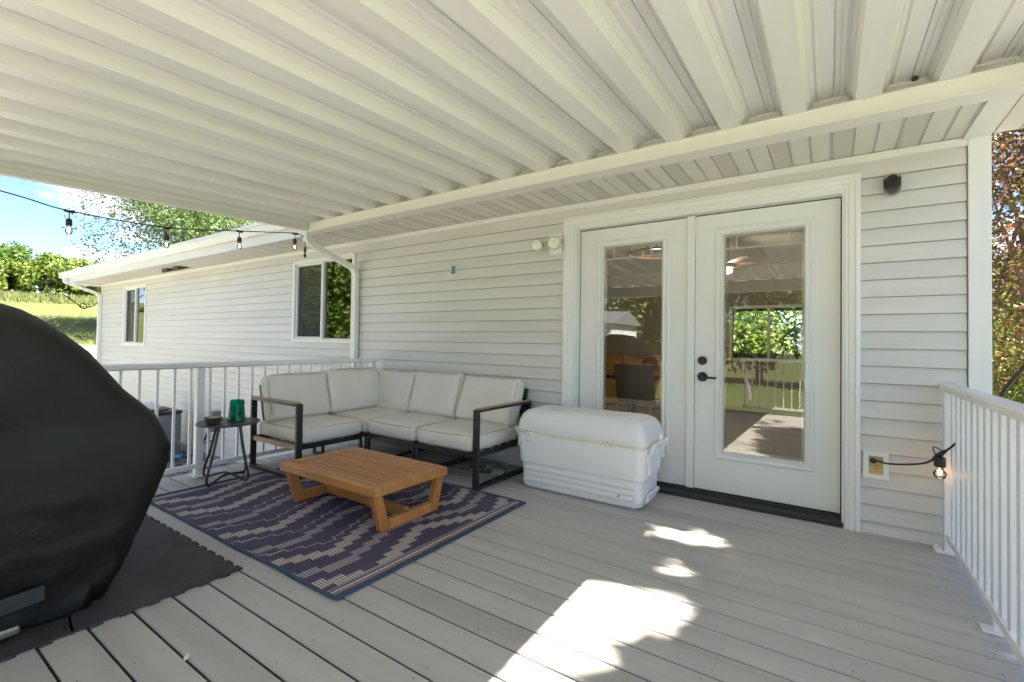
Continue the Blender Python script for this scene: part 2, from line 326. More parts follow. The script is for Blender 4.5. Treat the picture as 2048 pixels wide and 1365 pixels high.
def stones(name, n, fx, s0, s1):
    b = MB()
    for _ in range(n):
        x, y = fx(); s = random.uniform(s0, s1); a = random.random()*6.28; q = random.uniform(.5, .8)
        ca, sa = math.cos(a), math.sin(a); e = random.uniform(.6, 1)
        b.add([(x+s*(p[0]*ca-p[1]*e*sa), y+s*(p[0]*sa+p[1]*e*ca), gz(x, y)+.03+s*.25+s*q*p[2]) for p in ICO], ICF)
    return tag(b.build(name, RIVER), kind='stuff', label='loose mixed grey and brown stones of the gravel', cat='gravel')
U = random.uniform
o = stones('gravel', 5500, lambda: (U(-11, -4.4), U(-2.6, -.03)), .016, .034); o['label'] = 'grey and brown stones between the deck and the long siding wall'
o = stones('gravel', 5500, lambda: (U(.75, 3.4), U(1.0, 7)), .018, .04); o['label'] = 'sunlit pale gravel seen between the right railing balusters'
def fl():
    while 1:
        x = U(-29, -14); y = U(-6, 10); r = math.hypot(x, y+3.49)
        if 17 < r < 25: return x, y
o = stones('gravel', 2500, fl, .05, .12); o['label'] = 'strip of pale gravel beyond the far end of the house'
# grass tufts
def tufts(name, n, fx, h, label):
    b = MB()
    for _ in range(n):
        x, y = fx(); z = gz(x, y)
        for k in range(3):
            a = U(0, 6.28); hh = h*U(.5, 1.2); wv = h*.09; ca, sa = math.cos(a), math.sin(a); l = U(-.4, .4)*hh
            b.add([(x-wv*ca, y-wv*sa, z), (x+wv*ca, y+wv*sa, z), (x+l*sa+U(-.1, .1)*h, y-l*ca, z+hh)], [(0, 1, 2)]); x += U(-.1, .1)*h; y += U(-.1, .1)*h
    return tag(b.build(name, BLADE), label, 'grass', kind='stuff')
def fg():
    while 1:
        r = U(25, 47); a = U(.02, .42); return -r*math.cos(a), -3.49+r*math.sin(a)
tufts('grass', 12000, fg, .06, 'mown sunlit grass on the slope beyond the house')
def fg2():
    r = U(41, 48); a = U(.0, .42); return -r*math.cos(a), -3.49+r*math.sin(a)
tufts('tall_grass', 3000, fg2, .34, 'paler uncut grass along the foot of the far trees')
tufts('grass', 7000, lambda: (U(.8, 6), U(7, 19)), .11, 'bright green grass behind the right railing')
# ------------------------------------------------------------------ house
WX0, WX1, WD = -13.44, .71, 9.0
house = thing('house', 'single storey house clad in off white horizontal vinyl siding', 'house', (-6, 0, -.86))
E_ = .1016; Z0 = 2.0982
DX0, DX1, DZ = -1.842, .153, 2.134
W1 = (-5.86, -4.585, 1.05, 2.108); W2 = (-12.06, -10.88, .915, 2.105)
opens = [(DX0+.03, DX1-.03, 0, DZ-.02), (W1[0]+.02, W1[1]-.02, W1[2]+.02, W1[3]-.02), (W2[0]+.02, W2[1]-.02, W2[2]+.02, W2[3]-.02)]
for k in range(-1, 29):
    zb = Z0-k*E_; zt = zb+E_+.004; zm = (zb+zt)/2
    if k == -1: zt = 2.235
    segs = [(WX0+.02, WX1-.095)] if zm > -.05 else [(WX0+.02, WX1)]
    for ox0, ox1, oz0, oz1 in opens:
        if oz0 < zm < oz1:
            ns_ = []
            for a, c in segs:
                if ox0 > a and ox1 < c: ns_ += [(a, ox0), (ox1, c)]
                else: ns_.append((a, c))
            segs = ns_
    for a, c in segs:
        cuts = [a]; x = a+(U(1.2, 3.6)) if c-a > 4 else c
        while x < c-.7: cuts.append(x); x += 3.66
        if k in (0, 1) and a < -3.09 < c: cuts = [q for q in cuts if abs(q+3.09) > .8]+[-3.09]; cuts.sort()
        cuts.append(c)
        for i in range(len(cuts)-1):
            dy = -.0018*(i % 2); x0, x1 = cuts[i], cuts[i+1]+(.02 if i < len(cuts)-2 else 0)
            nseg = max(1, int((x1-x0)/.45)); b = MB(); rings = []
            for q in range(nseg+1):
                x = x0+(x1-x0)*q/nseg; wv = .0015*noise.noise(Vector((x*1.1, zm*7, 3)))
                rings.append([(x, dy+wv-.004, zt), (x, dy+wv-.0047, zt-.0080), (x, dy+wv-.010, (zt+zb)/2+.012), (x, dy+wv-.011, (zt+zb)/2+.008), (x, dy+wv-.0185, zb+.003), (x, dy+wv-.0170, zb), (x, -.001, zb), (x, -.001, zt)])
            b.loft(rings); so_ = b.build('siding_board', SIDING, house); so_.data.materials.append(GRIME_SHADE)
            for q in range(nseg): so_.data.polygons[q*len(rings[0])].material_index = 1; so_.data.polygons[q*len(rings[0])+5].material_index = 1  # darker strips: grime plus painted lap shadow at the top, grime on the underside
b = MB(); b.box(WX0+.01, WX1-.01, .001, .13, -.86, 2.25)
def wall_with_holes(b, x0, x1, z0, z1, y0, y1, holes):
    xs = sorted({x0, x1, *[h[0] for h in holes], *[h[1] for h in holes]}); zs = sorted({z0, z1, *[h[2] for h in holes], *[h[3] for h in holes]})
    for i in range(len(xs)-1):
        for j in range(len(zs)-1):
            mx_, mz_ = (xs[i]+xs[i+1])/2, (zs[j]+zs[j+1])/2
            if any(h[0] < mx_ < h[1] and h[2] < mz_ < h[3] for h in holes): continue
            b.box(xs[i], xs[i+1], y0, y1, zs[j], zs[j+1])
b = MB(); wall_with_holes(b, WX0+.01, WX1-.01, -.86, 2.25, .002, .13, [(DX0+.04, DX1-.04, -.02, DZ-.04), (W1[0]+.04, W1[1]-.04, W1[2]+.04, W1[3]-.04), (W2[0]+.04, W2[1]-.04, W2[2]+.04, W2[3]-.04)])
b.build('wall', INW, house)
b = MB(); wall_with_holes(b, WX0, WX1, -.86, 2.6, WD-.12, WD, [(-2.2, .2, .9, 1.9)]); b.build('rear_wall', INW, house)
b = MB(); b.box(WX0, WX0+.1, .131, WD-.121, -.86, 2.25); b.build('end_wall', INW, house)
b = MB(); b.box(WX1-.1, WX1, .131, WD-.121, -.86, 2.25); b.build('end_wall', SIDING, house)
b = MB(); b.box(.6205, .711, -.026, -.003, -.2, 2.2395, ch=.003); b.box(.686, .714, -.002, .1, -.2, 2.2395); b.build('corner_board', TRIM, house)
b = MB(); b.box(WX0-.012, WX0+.06, -.026, .06, -.85, 2.235); b.build('corner_board', TRIM, house)
b = MB(); b.box(WX0, .62, -.020, -.0005, 2.196, 2.2395); b.box(WX0, .62, -.027, -.0205, 2.198, 2.206); b.box(WX0, .62, -.027, -.0205, 2.229, 2.2395); b.build('soffit_channel', TRIM, house)
b = MB(); b.box(.153, .62, -.010, -.0005, .0, .030); b.build('starter_strip', TRIM, house)
b = MB(); b.box(DX0-2.4, DX0, -.010, -.0005, 0, .030); b.build('starter_strip', TRIM, house)
# soffit panels (12 inch, two plain strips and one perforated)
d = .1016; XS = -1.9213
k0 = int((WX0-XS)/d/3)-1
pm = MB()
for i in (0, 1, 2):
    x = i*d
    pm.box(x+.006, x+d-.006, -.52, 0, .004, .007)
    pm.box(x-.004, x+.006, -.52, 0, .009, .012)
    pm.box(x+.0045, x+.006, -.52, 0, .0, .012); pm.box(x+d-.006, x+d-.0045, -.52, 0, .0, .012)
pmo = pm.build('soffit_panel', SOFFIT, None); PM = pmo.data; bpy.data.objects.remove(pmo)
vm = MB(); vm.box(.012, d-.012, -.51, -.004, .002, .0035); vmo = vm.build('vent_strip', VENT, None); VM = vmo.data; bpy.data.objects.remove(vmo)
x = XS+d
while x > WX0-.3: x -= 3*d
while x < .66:
    o = link('soffit_panel', PM, house, Vector((x, 0, 2.2405))-OFF[house.name])
    v = link('vent_strip', VM, o, (0, 0, 0))
    x += 3*d
b = MB(); b.box(WX0-.45, .70, -.52, .0, 2.254, 2.262); b.build('soffit_backing', SOFFIT, house)
b = MB(); b.box(WX0-.28, WX1-.006, -.545, -.52, 2.225, 2.40); b.build('fascia', GUTTER, house)
b = MB(); b.box(.60, .70, -.60, -.03, 2.228, 2.2395); b.box(.668, .706, -.60, .0, 2.2275, 2.36); b.build('rake_fascia', TRIM, house)
# gutter on the left wing
b = MB(); prof = [(-.546, 2.33), (-.60, 2.325), (-.615, 2.34), (-.635, 2.37), (-.645, 2.40), (-.665, 2.415), (-.665, 2.44), (-.655, 2.445), (-.655, 2.432), (-.6, 2.36), (-.546, 2.36)]
b.prism([(y, z) for y, z in prof], 'x', WX0-.34, -4.62); b.box(WX0-.345, WX0-.339, -.665, -.546, 2.326, 2.44)
b.build('gutter', GUTTER, house)
b = MB(); b.box(WX0-.345, WX0-.28, -.545, .4, 2.21, 2.40); b.box(WX0-.28, WX0-.01, -.52, .1, 2.228, 2.2395); b.build('rake_fascia', GUTTER, house)
b = MB()
for (y0, z0, y1, z1) in ((-.60, 2.46, 4.5, 4.1), (4.5, 4.1, 9.6, 2.46)):
    b.add([(WX0-.35, y0, z0), (.72, y0, z0), (.72, y1, z1), (WX0-.35, y1, z1), (WX0-.35, y0, z0-.05), (.72, y0, z0-.05), (.72, y1, z1-.05), (WX0-.35, y1, z1-.05)], [(0, 1, 2, 3), (7, 6, 5, 4), (0, 4, 5, 1), (1, 5, 6, 2), (2, 6, 7, 3), (3, 7, 4, 0)])
b.build('roof', ROOFM, house)
for xe in (WX0+.01, WX1-.06):
    b = MB(); b.prism([(0, 2.25), (WD, 2.25), (4.5, 4.0)], 'x', xe, xe+.05); b.build('gable', SIDING, house)
# windows
def window(W, mull, label):
    x0, x1, z0, z1 = W; y = -.03
    f = MB(); t_ = .045
    f.box(x0, x1, y, .02, z1-t_, z1, ch=.004); f.box(x0, x1, y-.004, .02, z0, z0+t_*.9, ch=.004)
    f.box(x0, x0+t_, y+.001, .02, z0+t_*.9, z1-t_); f.box(x1-t_, x1, y+.001, .02, z0+t_*.9, z1-t_)
    f.box(x0+.008, x1-.008, y-.012, y-.0045, z0+.004, z0+.016)
    fr = f.build('window', TRIM, house, label=label)
    a, c, e, g = x0+t_, x1-t_, z0+t_*.9, z1-t_
    m = MB(); m.box(mull-.022, mull+.022, -.018, .03, e, g); m.box(a, mull-.022, -.005, .02, e, e+.03); m.box(a, mull-.022, -.005, .02, g-.03, g); m.box(a, a+.035, -.005, .02, e+.03, g-.03)
    m.box(mull+.022, c, .0, .03, e, e+.012); m.box(mull+.022, c, .0, .03, g-.012, g); m.build('sash', GUTTER, fr)
    p = MB(); p.box(mull+.02, c, .012, .018, e, g); p.build('pane', WGLASS, fr)
    p = MB(); p.box(a+.03, mull-.02, .03, .036, e, g); p.build('pane', WGLASS, fr)
    s = MB(); s.add([(a+.03, .006, e+.03), (mull-.02, .006, e+.03), (mull-.02, .006, g-.03), (a+.03, .006, g-.03)], [(0, 1, 2, 3)]); s.build('insect_screen', SCREENM, fr)
    q = MB()
    for i in range(int((c-a)/.09)+1): q.box(a+i*.09, a+i*.09+.055, .19+.004*(i % 2), .195+.004*(i % 2), e, g)
    q.build('curtain', mat('sheer_curtain', (.30, .33, .28), .8, .1, 4), fr)
    return fr
window(W1, -5.225, 'wider sliding window partly behind the bent downspout')
window(W2, -11.44, 'narrow looking far sliding window near the house end')
# rooms behind
b = MB(); b.box(-6.2, .6, .14, WD-.13, .0, .06); b.build('interior_floor', INFL, house)
b = MB(); b.box(-6.2, .6, .14, WD-.13, 2.42, 2.46); b.build('interior_ceiling', mat('ceiling_paint', (.55, .53, .48), .9, .02, 2), house)
b = MB(); wall_with_holes(b, -3.6, .6, .06, 2.42, 5.2, 5.28, [(-1.36, -.30, .87, 1.70)]); b.build('interior_wall', INW, house)
b = MB(); b.box(-3.68, -3.6, .14, 5.28, .06, 2.42); b.build('interior_wall', INW, house)
f = MB()
for a in ((-1.38, -.28, .82, .87), (-1.38, -.28, 1.70, 1.75)): f.box(a[0], a[1], 5.15, 5.2, a[2], a[3])
f.box(-1.41, -1.36, 5.15, 5.2, .82, 1.75); f.box(-.30, -.25, 5.15, 5.2, .82, 1.75); f.box(-.84, -.80, 5.16, 5.2, .87, 1.70)
f.build('window', TRIM, house, label='rear window seen through the open glass of the right door')
# door unit
b = MB()
tw = .105
def casing(b, a0, a1, horizontal):
    pass
pf = [(0, 0), (0, -.034), (.009, -.040), (.023, -.040), (.028, -.030), (.054, -.027), (.060, -.020), (.071, -.024), (.080, -.018), (.080, 0)]
# left & right casings profile in (x offset, y), mitred loft
def cas(b, pts, dirs):
    rings = []
    for (x, z), (dx, dz) in zip(pts, dirs): rings.append([(x+dx*u, -.001+v, z+dz*u) for u, v in pf])
    b.loft(rings)
cas(b, [(DX0, .0), (DX0, DZ), (DX1, DZ), (DX1, 0)], [(1, 0), (1, -1), (-1, -1), (-1, 0)])
b.build('door_casing', TRIM, house, smooth=35)
b = MB(); b.box(DX0+.080, DX0+.113, -.016, .11, .03, DZ-.105); b.box(DX1-.090, DX1-.080, -.016, .11, .03, DZ-.105); b.box(DX0+.080, DX1-.080, -.016, .11, DZ-.105, DZ-.080); b.build('door_jamb', DOOR, house)
b = MB(); b.prism([(-.02, .005), (-.02, .03), (.06, .052), (.12, .055), (.12, .005)], 'x', DX0+.081, DX1-.081); b.box(DX0+.081, DX1-.081, .03, .036, .045, .058); b.build('threshold', THRESH, house)
LY = .06
def leaf(x0, x1, g, z0, z1, label, astr):
    lf = MB(); gx0, gx1, gz0, gz1 = g
    o = .028
    wall_with_holes(lf, x0, x1, z0, z1, LY, LY+.045, [(gx0+o, gx1-o, gz0+o, gz1-o)])
    L_ = lf.build('door_leaf', DOOR, house, label=label)
    mo = MB(); pr = [(0, 0), (0, -.006), (.006, -.012), (.016, -.012), (.022, -.005), (.034, -.004), (.042, -.014), (.048, -.014), (.056, .012), (.056, .03), (0, .03)]
    rings = []
    for (x, z), (dx, dz) in zip([(gx0, gz0), (gx0, gz1), (gx1, gz1), (gx1, gz0), (gx0, gz0)], [(1, 1), (1, -1), (-1, -1), (-1, 1), (1, 1)]): rings.append([(x+dx*u, LY-.001+v, z+dz*u) for u, v in pr])
    mo.loft(rings, cap=False); mo.build('glass_moulding', DOOR, L_, smooth=30)
    a, c, e, h = gx0+.05, gx1-.05, gz0+.05, gz1-.05
    sp = MB(); s_ = .018
    sp.box(a, a+s_, LY+.014, LY+.03, e, h); sp.box(c-s_, c, LY+.014, LY+.03, e, h); sp.box(a+s_, c-s_, LY+.014, LY+.03, h-s_, h); sp.box(a+s_, c-s_, LY+.014, LY+.03, e, e+s_); sp.build('glazing_spacer', CREAM, L_)
    mu = MB(); zc = h-.10; mu.box(a+s_, c-s_, LY+.016, LY+.024, zc-.006, zc+.006); w_ = c-a
    for q in (.17, .8): mu.box(a+w_*q-.006, a+w_*q+.006, LY+.017, LY+.023, zc+.0065, h-s_)
    mu.build('muntin', TRIM, L_)
    gl = MB(); gl.add([(a, LY+.010, e), (c, LY+.010, e), (c, LY+.010, h), (a, LY+.010, h)], [(0, 1, 2, 3)]); gl.build('pane', GLASS, L_)
    return L_
lx0, lx1, mx1 = DX0+.120, -.812, -.812
la = leaf(lx0, -.834, (-1.572, -.99, .292, 1.922), .062, DZ-.113, 'left fixed door leaf with tall glass behind the white cooler', False)
lb = leaf(-.806, DX1-.097, (-.67, -.08, .292, 1.918), .062, DZ-.113, 'right door leaf with black lever and deadbolt', True)
b = MB(); b.box(-.862, -.808, LY-.022, LY-.001, .062, DZ-.108, ch=.004); b.build('astragal', DOOR, la)
b = MB(); My = Matrix.Rotation(math.pi/2, 4, 'X')
hx, hz = -.765, .93
def disc(b, x, z, r, y0, y1, n=20, bev=.004):
    b.loft([[(x+q*math.cos(6.2832*j/n), y, z+q*math.sin(6.2832*j/n)) for j in range(n)] for q, y in ((r, y1), (r, y0+bev), (r-bev, y0))])
disc(b, -.752, .862+.115, .031, LY-.022, LY-.001); disc(b, -.752, .862+.115, .012, LY-.027, LY-.0225, 12, .001); b.build('deadbolt', BLACK, lb, smooth=30)
b = MB(); disc(b, -.752, .862, .034, LY-.016, LY-.001); disc(b, -.752, .862, .014, LY-.06, LY-.0165, 14); b.tube([(-.755, LY-.052, .862), (-.70, LY-.056, .860), (-.65, LY-.050, .858)], [.009, .008, .007], 10); b.build('lever_handle', BLACK, lb, smooth=35)
b = MB(); b.box(DX0+.1135, DX0+.121, LY+.004, LY+.03, .06, DZ-.106); b.box(DX1-.098, DX1-.0905, LY+.004, LY+.03, .06, DZ-.106); b.box(DX0+.1215, DX1-.0985, LY+.004, LY+.03, DZ-.114, DZ-.106); b.build('weatherstrip', BLACK, house)
# downspouts
def dspout(name, pts, label):
    root = MB(); sp_ = smoothpath(pts[:4], 5)
    o = MB().tube(pts[3:], 0, flat=(.075, .055)).build('downspout', TRIM, house, label=label)
    return o
def downspout(x, ytop, yw, ztop, zbot, label, xw):
    p = [(x, ytop, ztop), (x, ytop, ztop-.05), (x*.6+xw*.4, ytop+.05, ztop-.12), (xw, yw-.04, ztop-.30), (xw, yw, ztop-.37), (xw, yw, zbot)]
    b = MB(); s1 = smoothpath([p[0], p[1], (p[1][0], ytop+.012, ztop-.085), p[2]], 7)
    # corrugated upper elbow
    pts = [Vector(q) for q in s1]; rings = []
    for i, q in enumerate(pts):
        dd = (pts[min(i+1, len(pts)-1)]-pts[max(i-1, 0)]).normalized(); yv = Vector((1, 0, 0)); xv = dd.cross(yv).normalized(); g = 1+.09*(i % 2)
        rings.append([tuple(q+yv*sx*.036*g+xv*sy*.028*g) for sx, sy in ((-1, -1), (1, -1), (1, 1), (-1, 1))])
    b.loft(rings)
    def seg(b, P0, P1, w1, w2):
        b.bar(P0, P1, w1, w2, ref=(1, 0, 0))
    b.bar(p[2], p[3], .052, .070, ref=(1, 0, 0))
    s2 = smoothpath([p[3], (xw, yw-.012, ztop-.335), p[4], (xw, yw, ztop-.43)], 5); rings = []; pts = [Vector(q) for q in s2]
    for i, q in enumerate(pts):
        dd = (pts[min(i+1, len(pts)-1)]-pts[max(i-1, 0)]).normalized(); yv = Vector((1, 0, 0)); xv = dd.cross(yv).normalized(); g = 1+.03*(i % 2)
        rings.append([tuple(q+yv*sx*.036*g+xv*sy*.028*g) for sx, sy in ((-1, -1), (1, -1), (1, 1), (-1, 1))])
    b.loft(rings); b.bar((xw, yw, ztop-.42), (xw, yw, zbot), .054, .072, ref=(1, 0, 0))
    return b.build('downspout', TRIM, house, label=label)
downspout(-4.575, -.64, -.055, 2.215, -.75, 'white downspout with ribbed elbow at the end of the patio cover', -4.53)
downspout(WX0-.18, -.60, -.06, 2.33, -.75, 'white downspout at the far corner of the house', WX0+.02)
for i, x in enumerate((-9.25, -8.82)):
    b = MB(); b.add([(x-.1, -.30, 2.2385), (x+.12, -.30, 2.2385), (x+.12, -.12, 2.2385), (x-.1, -.12, 2.2385), (x-.1, -.30, 2.17), (x+.12, -.30, 2.17)], [(0, 1, 2, 3), (4, 5, 1, 0), (0, 3, 4), (1, 5, 2), (4, 3, 2, 5)]); b.build('exhaust_vent', mat('brown_vent', (.06, .045, .03), .6, .2, 8), house)
# ------------------------------------------------------------------ deck
deck = thing('deck', None, None, (-2, -2.4, -.06), kind='structure')
seams = [0.0, -.05, -.19]+[-.324-.1361*k for k in range(0, 34)]
DXL, DXR = -4.235, 2.6
for i in range(1, len(seams)):
    y1, y0 = seams[i-1]-(.004 if i > 1 else 0), seams[i]+.004
    jo = U(-.3, .3); b = MB()
    c = .006; poly = [(y0, -.024), (y1, -.024), (y1, -c), (y1-c*.6, -.0012), ((y0+y1)/2, 0), (y0+c*.6, -.0012), (y0, -c)]
    b.prism(poly, 'x', DXL+U(-.004, .004), DXR if y0 > -1.2 or True else .7)
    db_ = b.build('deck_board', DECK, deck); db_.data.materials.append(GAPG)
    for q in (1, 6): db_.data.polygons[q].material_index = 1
b = MB()
jx = [-3.98+.406*i for i in range(16)]
for i in range(2, len(seams)):
    y1, y0 = seams[i-1], seams[i]
    for x in jx:
        for yy in (y0+.03, y1-.03):
            xx = x+U(-.035, .035); y2 = yy+U(-.006, .006); b.add([(xx+.0034*math.cos(a*1.047), y2+.0034*math.sin(a*1.047), .0012) for a in range(6)], [tuple(range(6))])
tag(b.build('deck_screw', SCREWM, deck), kind='stuff')
b = MB(); b.box(DXL-.03, DXL-.006, -4.99, -.03, -.30, -.002); b.build('rim_board', DECK, deck)
b = MB()
for x in jx: b.box(x-.02, x+.02, -4.98, -.03, -.24, -.026)
b.build('joist', mat('dark_lumber', (.08, .06, .04), .9, .2, 5), deck)
b = MB(); b.box(DXL, DXR, -5.03, -4.99, -.30, -.002); b.build('rim_board', DECK, deck)
o = MB().add([(-.02, -.006, .001), (.0, -.01, .004), (.022, -.004, .001), (.015, .006, .003), (-.012, .007, .005)], [(0, 1, 2, 3, 4)]).build('paper_scrap', WHITEP, None); o.location = (-1.81, -2.77, .001); o.rotation_euler = (0, 0, -.6); tag(o, 'tiny white scrap lying on the deck boards in the left foreground', 'scrap')
# ------------------------------------------------------------------ railings
def prof_mesh(name, m, fn): 
    b = MB(); fn(b); o = b.build(name, m, None); me = o.data; bpy.data.objects.remove(o); return me
BALM = prof_mesh('baluster', RAILW, lambda b: b.box(-.008, .008, -.0085, .0085, 0, .775))
BALW = prof_mesh('baluster', RAILW, lambda b: b.box(-.0095, .0095, -.019, .019, 0, .775))
def railing_y(label, x, ya, yb, posts, bals, zt=.895, wide=False, grp=None):
    """railing running along y"""
    r = thing('deck_railing', label, 'railing', (x, (ya+yb)/2, 0))
    b = MB(); b.loft([[(x+u, y, zt+v) for u, v in ((-.022, -.044), (-.038, -.034), (-.040, -.010), (-.030, 0), (.030, 0), (.040, -.010), (.038, -.034), (.022, -.044))] for y in (ya, yb)]); b.build('top_rail', RAILW, r)
    b = MB(); b.box(x-.018, x+.018, ya+.02, yb, .068, .102, ch=.003); b.build('bottom_rail', RAILW, r)
    for y in posts:
        b = MB(); b.box(x-.028, x+.028, y-.026, y+.026, .006, zt-.044, ch=.004); p = b.build('post', RAILW, r)
        b = MB(); b.box(x-.065, x+.05, y-.045, y+.045, .002, .012, ch=.004)
        for sx, sy in ((-.05, -.03), (-.05, .03)): b.lathe([(.011, .012), (.011, .02), (.006, .026)], (x+sx, y+sy, 0), 8)
        b.build('base_plate', RAILW, p)
    for y in bals: link('baluster', BALW if wide else BALM, r, (x-r.location.x, y-r.location.y, .09))
    return r
RL = railing_y('off white metal railing behind the sofa at the left deck edge', -4.1, -4.9, -.09, [-.135, -1.817, -3.5, -4.86], [-.212-.1095*k for k in range(15)]+[-1.88-.1095*k for k in range(15)]+[-3.57-.1095*k for k in range(12)])
RR = railing_y('white railing in the foreground at the right deck edge', .535, -2.5, -.05, [-.095, -1.46, -2.46], [-.19-.1035*k for k in range(12)]+[-1.53-.1035*k for k in range(9)], .90, True)
b = MB(); b.box(.49, .60, -.96, -.90, .002, .010); b.box(.525, .55, -.94, -.92, .010, .068); b.build('foot_block', RAILW, RR)
# front railing and stair (behind the camera, seen in the door glass)
fr = thing('deck_railing', 'white railing and stair rail seen only as a reflection in the door glass', 'railing', (-1, -4.9, 0))
b = MB(); b.box(-4.05, -2.3, -4.93, -4.86, .85, .89); b.box(-1.2, 2.5, -4.93, -4.86, .85, .89); b.build('top_rail', RAILW, fr)
b = MB(); b.box(-4.05, -2.3, -4.91, -4.88, .07, .1); b.box(-1.2, 2.5, -4.91, -4.88, .07, .1); b.build('bottom_rail', RAILW, fr)
for x in [-4.0+.11*k for k in range(16)]+[-1.15+.11*k for k in range(33)]: link('baluster', BALM, fr, (x-fr.location.x, 0, .09))
b = MB(); b.bar((-1.2, -4.95, .87), (-1.25, -6.4, .05), .05, .04); b.bar((-2.3, -4.95, .87), (-2.35, -6.4, .05), .05, .04); b.build('stair_rail', RAILW, fr)
b = MB()
for k in range(5): b.box(-2.3, -1.2, -5.3-.28*k, -5.04-.28*k, -.17*k-.2, -.17*k-.16)
b.build('stair_tread', DECK, fr)
# ------------------------------------------------------------------ patio cover
cover = thing('patio_cover', 'pale ribbed aluminium patio cover over the whole deck', 'patio cover', (-1.8, -2.8, 0))
SL = .035; YB = -.667; ZB = 2.303; YO = -5.15
PP = [(0, .080), (.0022, .080), (.0026, .072), (.022, .072), (.026, .063), (.040, .063), (.044, .072), (.052, .070), (.066, .040), (.070, .042), (.074, .033), (.087, 0), (.188, 0), (.201, .033), (.205, .042), (.209, .040), (.223, .070), (.232, .072), (.236, .063), (.251, .063), (.255, .072), (.3024, .072), (.3028, .080), (.3048, .080)]
def pan_mesh(s0=0, s1=1):
    pr = [p for p in PP if s0 <= p[0] <= s1]; b = MB(); rings = []
    for y in (YO, YB+.078):
        z = ZB-SL*(YB-y)
        rings.append([(s, y, z+h) for s, h in pr]+[(s, y, z+h+.0025) for s, h in reversed(pr)])
    b.loft(rings); o = b.build('roof_panel', PAN, None); me = o.data; bpy.data.objects.remove(o); return me
PNM = pan_mesh(); PNP = pan_mesh(.05); PNR = pan_mesh(0, .21)
for k in range(-13, 5):
    x = -.594+.3048*k
    link('roof_panel', PNP if k == -13 else PNR if k == 4 else PNM, cover, Vector((x, 0, 0))-Vector(cover.location))
for k in range(-12, 6):
    x = -.594+.3048*k
b = MB(); b.prism([(YB-.02, 2.209), (YB-.02, 2.218), (YB, 2.225), (YB, 2.300), (YB-.012, 2.3015), (YB+.05, 2.3015), (YB+.05, 2.296), (YB+.004, 2.296), (YB+.004, 2.214), (YB+.078, 2.214), (YB+.078, 2.209)], 'x', -4.5, .862)
b.build('ledger_beam', BEAM, cover)
b = MB(); b.box(-4.56, .86, -.588, -.548, 2.2145, 2.47); b.build('ledger_back', BEAM, cover)
CLM = prof_mesh('closure_clip', TRIM, lambda b: b.box(-.085, .055, -.598, -.5885, 2.358, 2.368))
for k in range(-12, 5): link('closure_clip', CLM, cover, Vector((-.594+.3048*k, 0, 0))-Vector(cover.location))
b = MB()
for k in range(-12, 5):
    for q in (.12, .15): b.lathe([(.005, 0), (.0035, .004), (.001, .005)], (0, 0, 0), 6, M=Matrix.Translation((-.594+.3048*k+q, YB-.001, 2.2935)) @ Matrix.Rotation(math.pi/2, 4, 'X'))
tag(b.build('screw', TRIM, cover), kind='stuff')
# side fascias with stepped profile
def fz(y): return 2.226+SL*(y+.654)
for (xa, xb, s) in ((-4.56, -4.50, 1), (.822, .862, -1)):
    b = MB()
    for (i, (a0, a1, z0, z1)) in enumerate(((0, 0, 0, .012), (.012, 0, .012, .05), (.004, 0, .05, .06), (.016, 0, .06, .15))):
        X0, X1 = (xa, xb-a0) if s == 1 else (xa+a0, xb)
        rings = []
        for y in (YO-.03, -.60): rings.append([(X0, y, fz(y)+z0), (X1, y, fz(y)+z0), (X1, y, fz(y)+z1), (X0, y, fz(y)+z1)])
        b.loft(rings)
    b.build('side_fascia', GUTTER, cover)
b = MB(); b.box(-4.56, .862, YO-.07, YO-.03, 2.02, 2.20); b.build('front_fascia', GUTTER, cover)
b = MB(); b.box(-4.5, .82, -4.93, -4.84, 1.96, 2.145); b.build('front_beam', BEAM, cover)
for x in (-4.3, -1.85, .8):
    b = MB(); b.box(x-.04, x+.04, -4.925, -4.845, .003, 1.96, ch=.006); b.build('post', RAILW, cover)
b = MB(); b.lathe([(.004, 0), (.013, .003), (.014, .012), (.008, .02), (.002, .022)], (0, 0, 0), 10)
o = b.build('wasp_nest', mat('mud', (.06, .045, .035), .9, .3, 60, bump=.5), None); o.location = (.33, -.635, 2.347)
tag(o, 'small dark mud nest tucked between the roof panel and the beam', 'wasp nest')
